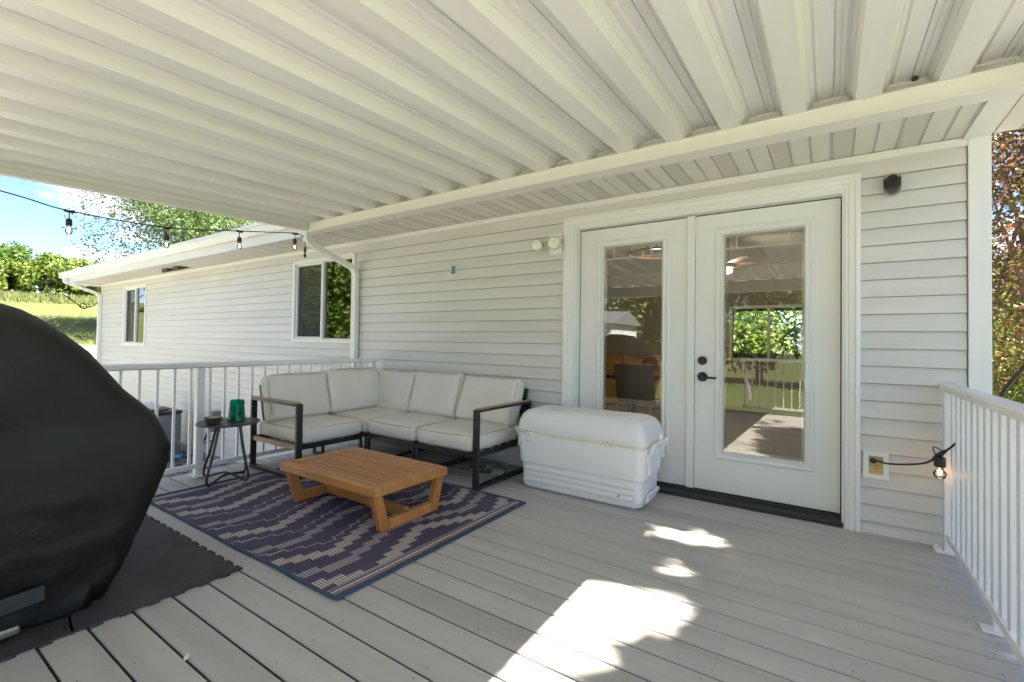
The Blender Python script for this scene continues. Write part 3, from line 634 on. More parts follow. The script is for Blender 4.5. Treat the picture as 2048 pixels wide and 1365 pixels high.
# ------------------------------------------------------------------ sofa sections
def cushion_pts(w, dd, h, r=.035, puff=.02, seed=0, wr=.004, n=(16, 16, 6)):
    """rounded, slightly stuffed block centred at origin"""
    bm = bmesh.new(); vs = {}; hx, hy, hz = w/2, dd/2, h/2; nx, ny, nz = n
    def V(i, j, k):
        key = (i, j, k)
        if key in vs: return vs[key]
        p = [(-1+2*i/nx), (-1+2*j/ny), (-1+2*k/nz)]
        # bias sampling to edges
        q = [math.copysign(1-(1-abs(c))**1.35, c) for c in p]
        P = Vector((q[0]*hx, q[1]*hy, q[2]*hz)); I = Vector((max(-hx+r, min(hx-r, P.x)), max(-hy+r, min(hy-r, P.y)), max(-hz+r, min(hz-r, P.z))))
        dlt = P-I
        if dlt.length > 1e-9: P = I+dlt.normalized()*min(r, max(dlt.length, 0)) if dlt.length > r else I+dlt
        bz = puff*(1-q[0]**4)*(1-q[1]**4); P.z += bz*q[2]
        by = puff*.6*(1-q[0]**2)*(1-q[2]**2); P.y += by*q[1]; P.x += puff*.5*(1-q[1]**2)*(1-q[2]**2)*q[0]
        nn = noise.noise(Vector((P.x*5+seed*7, P.y*5, P.z*5)))*wr*2+noise.noise(Vector((P.x*16+seed*3, P.y*16, P.z*9)))*wr
        P += P.normalized()*nn
        vs[key] = bm.verts.new(P); return vs[key]
    for a in range(nx):
        for c in range(ny):
            bm.faces.new((V(a, c, 0), V(a, c+1, 0), V(a+1, c+1, 0), V(a+1, c, 0))); bm.faces.new((V(a, c, nz), V(a+1, c, nz), V(a+1, c+1, nz), V(a, c+1, nz)))
    for a in range(nx):
        for k in range(nz):
            bm.faces.new((V(a, 0, k), V(a+1, 0, k), V(a+1, 0, k+1), V(a, 0, k+1))); bm.faces.new((V(a, ny, k), V(a, ny, k+1), V(a+1, ny, k+1), V(a+1, ny, k)))
    for c in range(ny):
        for k in range(nz):
            bm.faces.new((V(0, c, k), V(0, c, k+1), V(0, c+1, k+1), V(0, c+1, k))); bm.faces.new((V(nx, c, k), V(nx, c+1, k), V(nx, c+1, k+1), V(nx, c, k+1)))
    me = bpy.data.meshes.new('cushion'); bm.to_mesh(me); bm.free()
    # piping loops
    loops = []
    rp = r*.30
    for sz in (1, -1):
        L = []
        for (x, y, z) in rr(0, 0, hx-rp, hy-rp, r*1.2, 0, 4)+[rr(0, 0, hx-rp, hy-rp, r*1.2, 0, 4)[0]]: L.append((x, y))
        out = []
        for i in range(len(L)-1):
            a, c = Vector(L[i]), Vector(L[i+1]); m = max(1, int((c-a).length/.05))
            for t in range(m): out.append(a.lerp(c, t/m))
        P = []
        for q in out:
            x, y = q; zz = sz*(hz-rp*1.1)+puff*.35*sz*(1-(x/hx)**4)*(1-(y/hy)**4)
            nn = noise.noise(Vector((x*5+seed*7, y*5, zz*5)))*wr*2
            px = x*(1+puff*.18*(1-(y/hy)**2)/hx); py = y*(1+puff*.2*(1-(x/hx)**2)/hy)
            P.append(Vector((px, py, zz+nn*.6)))
        P.append(P[0]); P.append(P[1]); loops.append(P)
    return me, loops
def cushion(name, parent, w, dd, h, loc, rot, seed, r=.035, puff=.02, wr=.004):
    me, loops = cushion_pts(w, dd, h, r, puff, seed, wr)
    M = Matrix.Translation(Vector(loc)-off(parent)) @ rot.to_4x4()
    me.transform(M); me.name = name
    me.polygons.foreach_set('use_smooth', [True]*len(me.polygons)); me.materials.append(FABRIC)
    o = link(name, me, parent)
    b = MB()
    for P in loops: b.tube([tuple(M @ p) for p in P], .0042, 6, cap=False)
    b.build('piping', PIPING, o, smooth=True, world=False)
    return o
RX = lambda a: Matrix.Rotation(math.radians(a), 3, 'X'); RY = lambda a: Matrix.Rotation(math.radians(a), 3, 'Y'); RZ = lambda a: Matrix.Rotation(math.radians(a), 3, 'Z')
GS = 'sections of the L shaped outdoor sofa'
TH = .025
# --- section along the wall (faces -y): x0..x1, y -.80..-.06
def wall_section(x0, x1, label, arm, seed):
    s = thing('sofa_section', label, 'sofa', ((x0+x1)/2, -.43, 0), GS)
    yf, yb = -.80, -.07
    for x in (x0+.014, x1-.014 if not arm else x1-.026):
        wide = arm and x > x0+.1; wx = .05 if wide else TH
        zt = .57 if wide else .27
        b = MB(); b.box(x-wx/2, x+wx/2, yf, yf+TH, 0.004, zt, ch=.003); b.build('leg', BLACKM, s)
        b = MB(); b.box(x-wx/2, x+wx/2, yb-TH, yb, 0.004, zt, ch=.003); b.build('leg', BLACKM, s)
        b = MB(); b.box(x-wx/2+.001, x+wx/2-.001, yf+TH, yb-TH, .005, .029); b.build('floor_rail', BLACKM, s)
        if wide:
            b = MB(); b.box(x-wx/2, x+wx/2, yf, yb, .5705, .588, ch=.003); a_ = b.build('arm_rail', BLACKM, s)
            b = MB(); b.box(x-.021, x+.021, yf+.012, yb-.004, .5885, .597, ch=.003); b.build('wood_strip', ARMW, a_)
    b = MB(); b.box(x0+.027, x1-.027, yf+.002, yf+.022, .232, .268, ch=.003); b.box(x0+.027, x1-.027, yb-.022, yb-.002, .232, .268)
    b.box(x0+.004, x0+.027, yf+.026, yb-.026, .234, .266); b.box(x1-.05, x1-.027, yf+.026, yb-.026, .234, .266)
    for i in range(5): b.box(x0+.028, x1-.10, yf+.12+i*.12, yf+.16+i*.12, .24, .255)
    b.build('seat_frame', BLACKM, s)
    b = MB()
    for x in (x0+.03, x1-.05): b.bar((x, -.20, .25), (x, -.075, .69), .025, .03, ref=(1, 0, 0))
    b.bar((x0+.03, -.08, .675), (x1-.05, -.08, .675), .025, .03); b.bar((x0+.03, -.13, .5), (x1-.05, -.13, .5), .02, .03); b.build('back_frame', BLACKM, s)
    xa, xc = x0+.003, (x1-.052 if arm else x1-.003)
    cushion('seat_cushion', s, xc-xa, .70, .125, ((xa+xc)/2, -.452, .334), RX(0), seed, .036, .014, .0045)
    lean = -17 if not arm else -22
    M = RX(lean) @ RX(90)
    cushion('back_cushion', s, xc-xa+.012, .41, .135, ((xa+xc)/2-.006, -.215 if not arm else -.20, .585 if not arm else .575), RX(lean) @ RX(90), seed+3, .04, .022, .006)
    return s
wall_section(-2.755, -2.112, 'end section of the cream sofa with armrest next to the cooler', True, 1)
wall_section(-3.35, -2.765, 'armless middle section of the cream sofa along the wall', False, 11)
# corner
cs = thing('sofa_section', 'corner section of the cream sofa where the two rows meet', 'sofa', (-3.68, -.43, 0), GS)
for x, y in ((-3.375, -.80), (-3.375, -.095), (-4.0, -.80), (-4.0, -.095)):
    b = MB(); b.box(x-.0125, x+.0125, y, y+TH, .004, .27, ch=.003); b.build('leg', BLACKM, cs)
b = MB(); b.box(-4.02, -3.362, -.799, -.776, .232, .268); b.box(-4.02, -3.362, -.094, -.071, .232, .268); b.box(-4.019, -3.996, -.775, -.095, .233, .267); b.box(-3.386, -3.363, -.775, -.095, .233, .267)
for i in range(5): b.box(-3.995, -3.387, -.70+i*.12, -.66+i*.12, .24, .255)
b.build('seat_frame', BLACKM, cs)
b = MB(); b.bar((-3.97, -.08, .25), (-3.97, -.08, .69), .025, .03, ref=(1, 0, 0)); b.bar((-3.40, -.08, .25), (-3.40, -.08, .69), .025, .03, ref=(1, 0, 0)); b.bar((-3.97, -.08, .675), (-3.40, -.08, .675), .025, .03)
b.bar((-4.01, -.12, .25), (-4.03, -.12, .69), .025, .03, ref=(1, 0, 0)); b.bar((-4.01, -.78, .25), (-4.03, -.78, .69), .025, .03, ref=(1, 0, 0)); b.build('back_frame', BLACKM, cs)
cushion('seat_cushion', cs, .655, .70, .125, (-3.69, -.452, .334), RX(0), 21, .036, .016, .004)
cushion('back_cushion', cs, .55, .41, .13, (-3.63, -.215, .575), RX(-16) @ RX(90), 22, .04, .018, .006)
cushion('back_cushion', cs, .62, .41, .13, (-3.90, -.535, .60), RZ(90) @ RX(-14) @ RX(90), 23, .04, .02, .005)
# left end section (faces +x), armrest at y=-1.42
ls = thing('sofa_section', 'end section of the cream sofa with armrest beside the side table', 'sofa', (-3.72, -1.12, 0), GS)
for y, wide in ((-1.42, True), (-.845, False)):
    wy = .05 if wide else TH; zt = .57 if wide else .27
    for x in (-3.375, -4.05):
        b = MB(); b.box(x-.0125, x+.0125, y-wy/2, y+wy/2, .004, zt, ch=.003); b.build('leg', BLACKM, ls)
    b = MB(); b.box(-4.037, -3.388, y-wy/2+.001, y+wy/2-.001, .005, .029); b.build('floor_rail', BLACKM, ls)
    b = MB(); b.box(-4.037, -3.388, y-.011, y+.011, .232, .268); b.build('side_rail', ARMW if wide else BLACKM, ls)
b = MB(); b.box(-4.062, -3.362, -1.445, -1.395, .5705, .588, ch=.003); a_ = b.build('arm_rail', BLACKM, ls)
b = MB(); b.box(-4.068, -3.39, -1.442, -1.398, .5885, .600, ch=.003); b.build('wood_strip', ARMW, a_)
b = MB(); b.box(-3.387, -3.364, -1.394, -.86, .232, .268); b.box(-4.06, -4.04, -1.394, -.86, .232, .268)
for i in range(5): b.box(-4.0+i*.13, -3.96+i*.13, -1.34, -.86, .24, .255)
b.box(-4.0, -3.44, -1.35, -1.34, .24, .255)
b.build('seat_frame', BLACKM, ls)
b = MB()
for y in (-1.36, -.86): b.bar((-3.94, y, .25), (-4.05, y, .69), .025, .03, ref=(0, 1, 0))
b.bar((-4.045, -1.37, .675), (-4.045, -.86, .675), .025, .03); b.build('back_frame', BLACKM, ls)
cushion('seat_cushion', ls, .66, .565, .125, (-3.69, -1.115, .334), RX(0), 31, .036, .014, .003)
cushion('back_cushion', ls, .565, .39, .135, (-3.895, -1.125, .587), RZ(90) @ RX(-15) @ RX(90), 32, .04, .02, .004)
# ------------------------------------------------------------------ coffee table
ct = thing('coffee_table', 'low slatted teak coffee table standing on the navy rug', 'coffee table', (-2.535, -1.475, 0))
TX0, TX1, TY0, TY1, TZ = -3.01, -2.06, -1.775, -1.18, .272
def bx(name, m, par, *a, ch=.004): 
    b = MB(); b.box(*a, ch=ch); return b.build(name, m, par, smooth=30)
fw = .055
bx('frame_rail', TEAK, ct, TX0, TX1, TY0, TY0+fw, TZ-.052, TZ, ch=.008); bx('frame_rail', TEAK, ct, TX0, TX1, TY1-fw, TY1, TZ-.052, TZ, ch=.008)
bx('frame_rail', TEAK, ct, TX0, TX0+fw, TY0+fw+.0005, TY1-fw-.0005, TZ-.052, TZ-.0003, ch=.006); bx('frame_rail', TEAK, ct, TX1-fw, TX1, TY0+fw+.0005, TY1-fw-.0005, TZ-.052, TZ-.0003, ch=.006)
ns_ = 11; sw = (TY1-TY0-2*fw)/ns_
for i in range(ns_):
    y = TY0+fw+sw*i; bx('slat', TEAK, ct, TX0+fw+.001, TX1-fw-.001, y+.0048, y+sw-.0048, TZ-.02, TZ-.002+U(-.0008, .0004), ch=.003)
b = MB(); b.box(TX0+.2, TX0+.24, TY0+fw, TY1-fw, TZ-.045, TZ-.021); b.box(TX1-.24, TX1-.2, TY0+fw, TY1-fw, TZ-.045, TZ-.021); b.build('cross_rail', TEAK, ct)
for x in (TX0+.045, TX1-.065):
    yt0, yt1, yb0, yb1 = TY0+.012, TY1-.012, -1.70, -1.243
    for (a0, a1) in (((yt0, yt0+.062), (yb0, yb0+.062)), ((yt1-.062, yt1), (yb1-.062, yb1))):
        b = MB(); b.prism([(a1[0], .008), (a1[1], .008), (a0[1], TZ-.0525), (a0[0], TZ-.0525)], 'x', x, x+.04); b.build('leg', TEAKY, ct)
    b = MB(); b.prism([(yb0+.064, .008), (yb1-.064, .008), (yb1-.052, .066), (yb0+.052, .066)], 'x', x+.001, x+.039); b.build('foot_rail', TEAK, ct)
b = MB(); b.box(TX0+.086, TX1-.066, -1.487, -1.455, .02, .078, ch=.003); b.build('stretcher', TEAK, ct)
# ------------------------------------------------------------------ rug (cells 6 mm, colours printed)
RX0, RX1, RY0, RY1 = -3.80, -1.70, -2.262, -.80
cs_ = .005; nu = int((RX1-RX0)/cs_); nv = int((RY1-RY0)/cs_)
def steps(v, per, amp, q, ph=0, jit=0):
    t = ((v+ph) % per)/per; tri = 4*abs(t-.5)-1
    return round(tri*amp/q)*q
def rugcol(u, v, iu, iv):
    # u: metres from right edge, v from near edge
    if u > (RX1-RX0)/2: u2 = (RX1-RX0)-u
    else: u2 = u
    if .036 < u2 < .041 or .050 < u2 < .063 or .078 < u2 < .083: return 1
    if u2 < .09 or v < .004: return 0
    s1 = steps(v, .94, .105, .034, .20); s2 = steps(v, .94, .090, .036, .26); s3 = steps(v, .94, .096, .032, .15)
    for c, ty, s in ((.165, 'h', s1), (.33, 'd', s2), (.505, 'h', s1), (.62, 'l', s3), (.745, 'd', s2), (.885, 'l', s3), (1.035, 'h', s1), (1.17, 'l', s3), (1.305, 'd', s2), (1.44, 'l', s3), (1.59, 'h', s1), (1.755, 'd', s2), (1.93, 'h', s1)):
        q = u-c-s
        if ty == 'h' and abs(q) < .039 and iv % 3 != 2: return 1
        if ty == 'd' and abs(q) < .031 and iv % 3 != 2 and iu % 3 != 2: return 1
        if ty == 'l':
            if abs(q) < .0026: return 1
            s_prev = steps(v-cs_, .94, .096, .032, .15)
            if s_prev != s and min(s, s_prev)-.003 < u-c < max(s, s_prev)+.003: return 1
    return 0
def rz(x, y):
    e1 = min(x-RX0, RX1-x, y-RY0, RY1-y)
    z = .0045+.003*max(0, noise.noise(Vector((x*2.2, y*2.2, 5))))
    if y < RY0+.12: z += .009*max(0, noise.noise(Vector((x*5.5, 1.3, 0))))*(1-(y-RY0)/.12)
    if x > RX1-.12: z += .007*max(0, noise.noise(Vector((3, y*6, 0))))*(1-(RX1-x)/.12)
    return z
def rdx(x, y): return .006*noise.noise(Vector((y*3, 7, 1))), .008*noise.noise(Vector((x*2.5, 2, 9)))
rv = []; rf = []; rc = []
for i in range(nu+1):
    x = RX0+i*cs_
    for j in range(nv+1):
        y = RY0+j*cs_; dx_, dy_ = rdx(x, y); rv.append((x+dx_, y+dy_, rz(x, y)))
for i in range(nu):
    for j in range(nv):
        a = i*(nv+1)+j; rf.append((a, a+nv+1, a+nv+2, a+1)); rc.append(rugcol((RX1-(RX0+(i+.5)*cs_)), (j+.5)*cs_, nu-i, j))
me = bpy.data.meshes.new('rug'); me.from_pydata([(a+2.75, c+1.53, z) for a, c, z in rv], [], rf)
at = me.attributes.new('weave', 'FLOAT', 'FACE'); at.data.foreach_set('value', [float(c) for c in rc])
me.polygons.foreach_set('use_smooth', [True]*len(me.polygons))
RUGM = mat('woven_rug', (.038, .038, .082), .72, .2, 1.3, bump=.3, bscale=300, col2=(.095, .074, .125), spec=.4)  # purplish second tone paints in some of the weave's sheen
t = RUGM.node_tree; bs = t.nodes['Principled BSDF']; lk = bs.inputs['Base Color'].links[0]; srcs = lk.from_socket
an = N(t, 'ShaderNodeAttribute', attribute_name='weave'); mm = N(t, 'ShaderNodeMixRGB'); mm.inputs[2].default_value = (.56, .50, .46, 1)
t.links.new(an.outputs['Fac'], mm.inputs[0]); t.links.new(srcs, mm.inputs[1]); t.links.new(mm.outputs[0], bs.inputs['Base Color'])
me.materials.append(RUGM)
rug = link('rug', me); rug.location = (-2.75, -1.53, 0); OFF[rug.name] = Vector(rug.location)
tag(rug, 'navy outdoor rug with stepped cream zigzag bands under the coffee table', 'rug')
b = MB(); loop = []
for i in range(0, nu+1, 4): loop.append((RX0+i*cs_, RY0))
for j in range(0, nv+1, 4): loop.append((RX1, RY0+j*cs_))
for i in range(nu, -1, -4): loop.append((RX0+i*cs_, RY1))
for j in range(nv, -1, -4): loop.append((RX0, RY0+j*cs_))
P = []
for x, y in loop:
    dx_, dy_ = rdx(x, y); q = (x+dx_, y+dy_, rz(x, y)+.001)
    if not P or (Vector(P[-1])-Vector(q)).length > .004: P.append(q)
b.tube(P, 0, flat=(.016, .007)); b.build('binding', BIND, rug)
# ------------------------------------------------------------------ mats
def edge(a, c, nrm, outer):
    """puzzle edge between 2d points"""
    a = Vector(a); c = Vector(c); n_ = 13; L = (c-a).length; out = []
    for i in range(n_):
        t0, t1 = i/n_, (i+1)/n_; o_ = (.007 if i % 2 == 0 else -.007)
        w_ = .12/n_
        out += [a.lerp(c, t0+w_*(1 if i % 2 else -1)*(.5 if i else 0))+Vector(nrm)*o_, a.lerp(c, t1-w_*(1 if i % 2 else -1)*(.5 if i < n_-1 else 0))+Vector(nrm)*o_]
    return out
S_ = .595; gap = .0012
MX, MY = -2.28, -2.365
k = 0
labs = ['near right black puzzle mat tile under the grill, beside the rug corner', 'black puzzle mat tile second from the right along the rug', 'black puzzle mat tile at the far end behind the grill', 'black puzzle mat tile at the front right corner under the hem', 'middle front black puzzle mat tile hidden under the grill', 'far front black puzzle mat tile hidden under the grill']
for j in (0, 1):
    for i in (0, 1, 2):
        x1 = MX-i*S_; x0 = x1-S_; y1 = MY-j*S_; y0 = y1-S_
        poly = edge((x1, y1), (x0, y1), (0, 1), 0)+edge((x0, y1), (x0, y0), (-1, 0), 0)+[p for p in reversed(edge((x1, y0), (x0, y0), (0, 1), 0))]+[p for p in reversed(edge((x1, y1), (x1, y0), (-1, 0), 0))]
        cx, cy = (x0+x1)/2, (y0+y1)/2
        poly = [((p.x-cx)*(1-gap*3)+cx, (p.y-cy)*(1-gap*3)+cy) for p in poly]
        b = MB(); b.prism(poly, 'z', .002, .0125); o = b.build('mat_tile', MAT_T, None, loc=(cx, cy, 0))
        tag(o, labs[k], 'floor mat', 'puzzle mat tiles under the grill'); k += 1
# ------------------------------------------------------------------ grill under cover
gr = thing('covered_grill', 'large barbecue grill under a creased black fabric cover', 'grill', (-2.8, -3.35, 0))
LV = [(.0, -2.42, -2.80, .14), (.05, -2.415, -2.775, .14), (.11, -2.41, -2.745, .13), (.20, -2.385, -2.715, .13), (.30, -2.36, -2.685, .13), (.42, -2.345, -2.645, .13), (.53, -2.335, -2.612, .12), (.62, -2.33, -2.605, .11), (.69, -2.335, -2.635, .11), (.76, -2.35, -2.672, .11), (.81, -2.37, -2.715, .11), (.87, -2.40, -2.772, .11), (.95, -2.43, -2.82, .12), (1.03, -2.46, -2.865, .13), (1.10, -2.49, -2.93, .14), (1.157, -2.52, -2.99, .15), (1.20, -2.56, -3.05, .15), (1.222, -2.62, -3.11, .15), (1.232, -2.72, -3.2, .12), (1.236, -2.80, -3.3, .08)]
import bisect
def lvl(z):
    zs_ = [l[0] for l in LV]; i = max(1, min(len(LV)-1, bisect.bisect(zs_, z))); a, c = LV[i-1], LV[i]; t = (z-a[0])/(c[0]-a[0]); return [a[q]+(c[q]-a[q])*t for q in (1, 2, 3)]
rings = []; NZ = 64
zl = [1.236*(i/NZ) for i in range(NZ+1)]
for z in zl:
    x1, y1, r = lvl(z); x0 = -3.12+max(0, z-.85)*.75; y0 = -4.25+max(0, z-.8)*1.3
    y0 = min(y0, y1-.2)
    base = rr((x0+x1)/2, (y0+y1)/2, (x1-x0)/2, (y1-y0)/2, r, z, 14); ring = []
    # resample extra points on the long sides
    pts = []
    for i in range(len(base)):
        a = Vector(base[i]); c = Vector(base[(i+1) % len(base)]); m = 14 if (c-a).length > .12 else 1
        if i in (14, 29, 44, 59): m = 16
        for t in range(m): pts.append(a.lerp(c, t/m))
    cx, cy = (x0+x1)/2, (y0+y1)/2
    for p in pts:
        nrm = Vector((p.x-cx, (p.y-cy)*.35, 0)).normalized()
        low = max(0, 1-z/.75); amp = .012+.016*low
        ang = math.atan2(p.y-cy, p.x-cx)
        dr = min(1, max(0, (.78-z)/.45)); t_ = p.y*9.5-p.x*9.5+z*4.2+1.6*noise.noise(Vector((p.x*1.7, p.y*1.7, z*1.5)))
        s = noise.noise(Vector((p.x*2.6+3, p.y*2.6, z*1.3)))*(.008+.012*dr)
        s -= .036*dr*(1-abs(math.sin(t_)))**3+.012*dr*(1-abs(math.sin(t_*2.3+z*9)))**4
        s += .007*abs(noise.noise(Vector((p.x*8+z*5, p.y*8-z*4, z*6))))
        zz = z
        if z < .16:
            lift = .09*sst(-3.05, -3.15, p.y)*(1 if p.x > cx else .3); zz = lift+(z/.16)*(.16-lift)
        ring.append((p.x+nrm.x*s, p.y+nrm.y*s, max(.015, zz+.010*noise.noise(Vector((p.x*3, p.y*3, z*4))))))
    rings.append(ring)
b = MB(); b.loft(rings); b.build('fabric_cover', COVER, gr, smooth=True)
b = MB(); b.tube([(-2.352, -3.02, .16), (-2.350, -3.14, .155), (-2.352, -3.35, .165), (-2.36, -3.8, .17)], 0, flat=(.006, .055)); b.build('strap', STRAP, gr)
b = MB(); b.box(-2.52, -2.36, -3.9, -3.075, .035, .065, ch=.012); b.build('grill_shelf', STEEL, gr, smooth=30)
b = MB()
for y in (-3.12, -3.85): b.lathe([(.03, .013), (.034, .02), (.034, .05), (.02, .06)], (-2.62, y, 0), 14)
b.build('caster', BLACK, gr)
# ------------------------------------------------------------------ side table with bowl and can
st = thing('side_table', 'small round slate side table with bent black rod legs', 'side table', (-3.83, -1.735, 0))
b = MB(); b.lathe([(.20, .438), (.212, .441), (.214, .448), (.211, .452), (0.001, .452)], (-3.80, -1.735, 0), 48); b.build('table_top', SLATE, st, smooth=30)
fc = [(-3.735, -1.905), (-3.655, -1.655), (-3.915, -1.545), (-4.02, -1.805)]
cxy = Vector((-3.84, -1.73))
def footloop(a, c, hz_):
    A = Vector((*a, 0)); Cc = Vector((*c, 0)); m = Vector((cxy.x, cxy.y, 0))
    def tp(P): return Vector((m.x+(P.x-m.x)*.52+.03, m.y+(P.y-m.y)*.52, .438))
    ma = m.lerp((A+Cc)/2, .25)
    return smoothpath([tp(A), tp(A).lerp(A, .5)+Vector((0, 0, .01)), A+Vector((0, 0, .07)), A+(m-A)*.12+Vector((0, 0, .016)), m+Vector((0, 0, .04+hz_)), Cc+(m-Cc)*.12+Vector((0, 0, .016)), Cc+Vector((0, 0, .07)), tp(Cc).lerp(Cc, .5)+Vector((0, 0, .01)), tp(Cc)], 6)
for a, c, q_ in ((fc[0], fc[2], 0), (fc[3], fc[1], .018)):
    b = MB(); b.tube(footloop(a, c, q_), .0085, 10); b.build('leg_loop', BLACKM, st, smooth=True)
b = MB()
for a in fc: b.lathe([(.011, .001), (.011, .008), (.006, .009), (.006, .016)], (a[0]+(cxy.x-a[0])*.10, a[1]+(cxy.y-a[1])*.10, 0), 10)
b.build('foot_pad', BLACK, st)
b = MB(); b.lathe([(.038, 0), (.044, .004), (.055, .022), (.059, .048), (.062, .050), (.057, .048), (.052, .024), (.04, .008), (.001, .006)], (0, 0, 0), 32); o = b.build('bowl', mat('brushed_bronze_bowl', (.30, .28, .23), .3, .15, 20, metal=.9), None, smooth=50)
o.location = (-3.775, -1.855, .4525); tag(o, 'small dark metal bowl on the round side table', 'bowl')
wc = thing('watering_can', 'translucent green plastic watering can on the round side table', 'watering can', (-3.81, -1.65, .4525))
b = MB(); rings = []
cx, cy, cz = -3.805, -1.675, .4525
for i in range(15):
    t = i/14; r = .060-.012*t; z = cz+.158*t
    rings.append([(cx+r*math.cos(a*6.2832/28), cy+r*math.sin(a*6.2832/28), z-(.04*max(0, -math.cos((a/28)*6.2832-2.2))*(t**3) if t > .5 else 0)) for a in range(28)])
inner = [[(cx+(p[0]-cx)*.95, cy+(p[1]-cy)*.95, p[2]) for p in ring] for ring in reversed(rings[1:])]
b.loft(rings+inner); b.build('can_body', GREENG, wc, smooth=50)
b = MB(); b.tube([(cx+.040, cy-.012, cz+.03), (cx+.058, cy+.0, cz+.09), (cx+.078, cy+.015, cz+.152)], [.014, .010, .008], 12); b.build('spout', GREENG, wc, smooth=True)
b = MB(); b.lathe([(.056, .002), (.0545, .038)], (cx, cy, cz), 24); b.build('water', mat('green_water', (.0, .12, .06), .1, .05, 3), wc, smooth=40)
# ------------------------------------------------------------------ cooler
co = thing('cooler', 'large white chest cooler on the deck in front of the left door leaf', 'cooler', (-1.47, -.32, 0))
cx, cy = -1.468, -.315
def ring(z, hx, hy, r=.05): return rr(cx, cy, hx, hy, r, z, 6)
b = MB(); R_ = [ring(.003, .43, .165, .05), ring(.02, .455, .185, .055), ring(.06, .468, .195, .055)]
for z in (.07, .11, .15): R_ += [ring(z-.016, .464, .190, .055)]
R_ += [ring(.178, .466, .192, .055), ring(.190, .468, .194, .055), ring(.200, .480, .206, .06), ring(.40, .492, .217, .06), ring(.405, .49, .215, .06)]
b.loft(R_); body = b.build('cooler_body', COOLW, co, smooth=28)
# moulded grooves
for z in (.062, .102, .142):
    b = MB(); b.box(cx-.415, cx+.415, cy-.206, cy-.175, z, z+.026, ch=.010); b.build('rib', COOLW, body, smooth=30)
b = MB(); b.loft([ring(.4055, .489, .214, .06), ring(.425, .489, .214, .06)]); b.build('gasket', GASKET, co, smooth=30)
b = MB(); R_ = [ring(.4255, .494, .219, .06), ring(.432, .498, .222, .062), ring(.47, .496, .220, .062), ring(.51, .486, .213, .06), ring(.545, .470, .203, .06), ring(.568, .450, .186, .055), ring(.581, .43, .168, .05), ring(.588, .405, .15, .05), ring(.5895, .37, .12, .05)]
b.loft(R_); lid = b.build('lid', COOLW, co, smooth=40)
b = MB(); b.box(cx-.19, cx+.10, cy-.14, cy-.01, .580, .5925, ch=.003); b.build('access_hatch', COOLW, lid, smooth=30)
for i in range(5):
    b = MB()
    for sgn, base in ((1, .20), (-1, .24)):
        xx = cx+sgn*(base+i*.034); b.box(xx-.009, xx+.009, cy-.125, cy+.10, .582, .5945, ch=.004)
    b.build('lid_ridge', COOLW, lid, smooth=30)
for x in (-1.838, -1.203):
    b = MB()
    if x < -1.5: b.box(x-.026, x+.026, cy-.230, cy-.214, .358, .430, ch=.004); b.box(x-.018, x+.018, cy-.232, cy-.22, .365, .374)
    else: b.box(x-.026, x+.026, cy-.228, cy-.22, .427, .436, ch=.003)
    lt = b.build('latch', COOLW, co, smooth=30)
    b = MB(); yy = cy-.2325
    for sx, z in ((-.018, .433), (.018, .433), (0, .409)): disc(b, x+sx, z, .0035, yy, yy+.012, 8, .001)
    b.build('screw', SCREWM, lt)
for s in (-1, 1):
    b = MB(); xe = cx+s*.497
    for yy in (cy-.14, cy+.14): b.bar((xe, yy, .36), (xe+s*.035, yy, .425), .022, .014, ref=(0, 1, 0))
    b.tube([(xe+s*.035, cy-.15, .428), (xe+s*.035, cy+.15, .428)], .013, 10)
    for yy in (cy-.15, cy+.15): b.box(xe-.006, xe+.004*s+.006, yy-.02, yy+.02, .30, .37)
    b.build('handle', COOLW, co, smooth=30)
b = MB(); xe = cx+.478; b.box(xe-.004, xe+.014, cy-.12, cy+.12, .075, .10, ch=.004); b.box(xe-.003, xe+.012, cy-.10, cy+.10, .22, .235, ch=.003); b.box(xe+.003, xe+.018, cy-.11, cy-.09, .236, .36, ch=.003); b.box(xe+.003, xe+.018, cy+.09, cy+.11, .236, .36, ch=.003); b.tube([(xe, cy-.13, .07), (xe+.018, cy-.13, .07)], .014, 12); b.build('end_moulding', COOLW, co, smooth=30)
b = MB(); disc(b, -1.15, .085, .006, cy-.212, cy-.2, 10, .001); b.build('drain_plug', SCREWM, co)
def text_mesh(s, size, ext):
    cu = bpy.data.curves.new('txt', 'FONT'); cu.body = s; cu.size = size; cu.extrude = ext; cu.align_x = 'CENTER'; cu.resolution_u = 2
    o = bpy.data.objects.new('txt', cu); sc.collection.objects.link(o); dg = bpy.context.evaluated_depsgraph_get(); me = bpy.data.meshes.new_from_object(o.evaluated_get(dg)); bpy.data.objects.remove(o); bpy.data.curves.remove(cu); return me
tm = text_mesh('IGLOO', .034, .0014); tm.transform(Matrix.Translation(Vector((-1.155, cy-.2125, .225))-Vector(co.location)) @ Matrix.Rotation(math.pi/2, 4, 'X')); tm.materials.append(COOLW); link('embossed_lettering', tm, co)
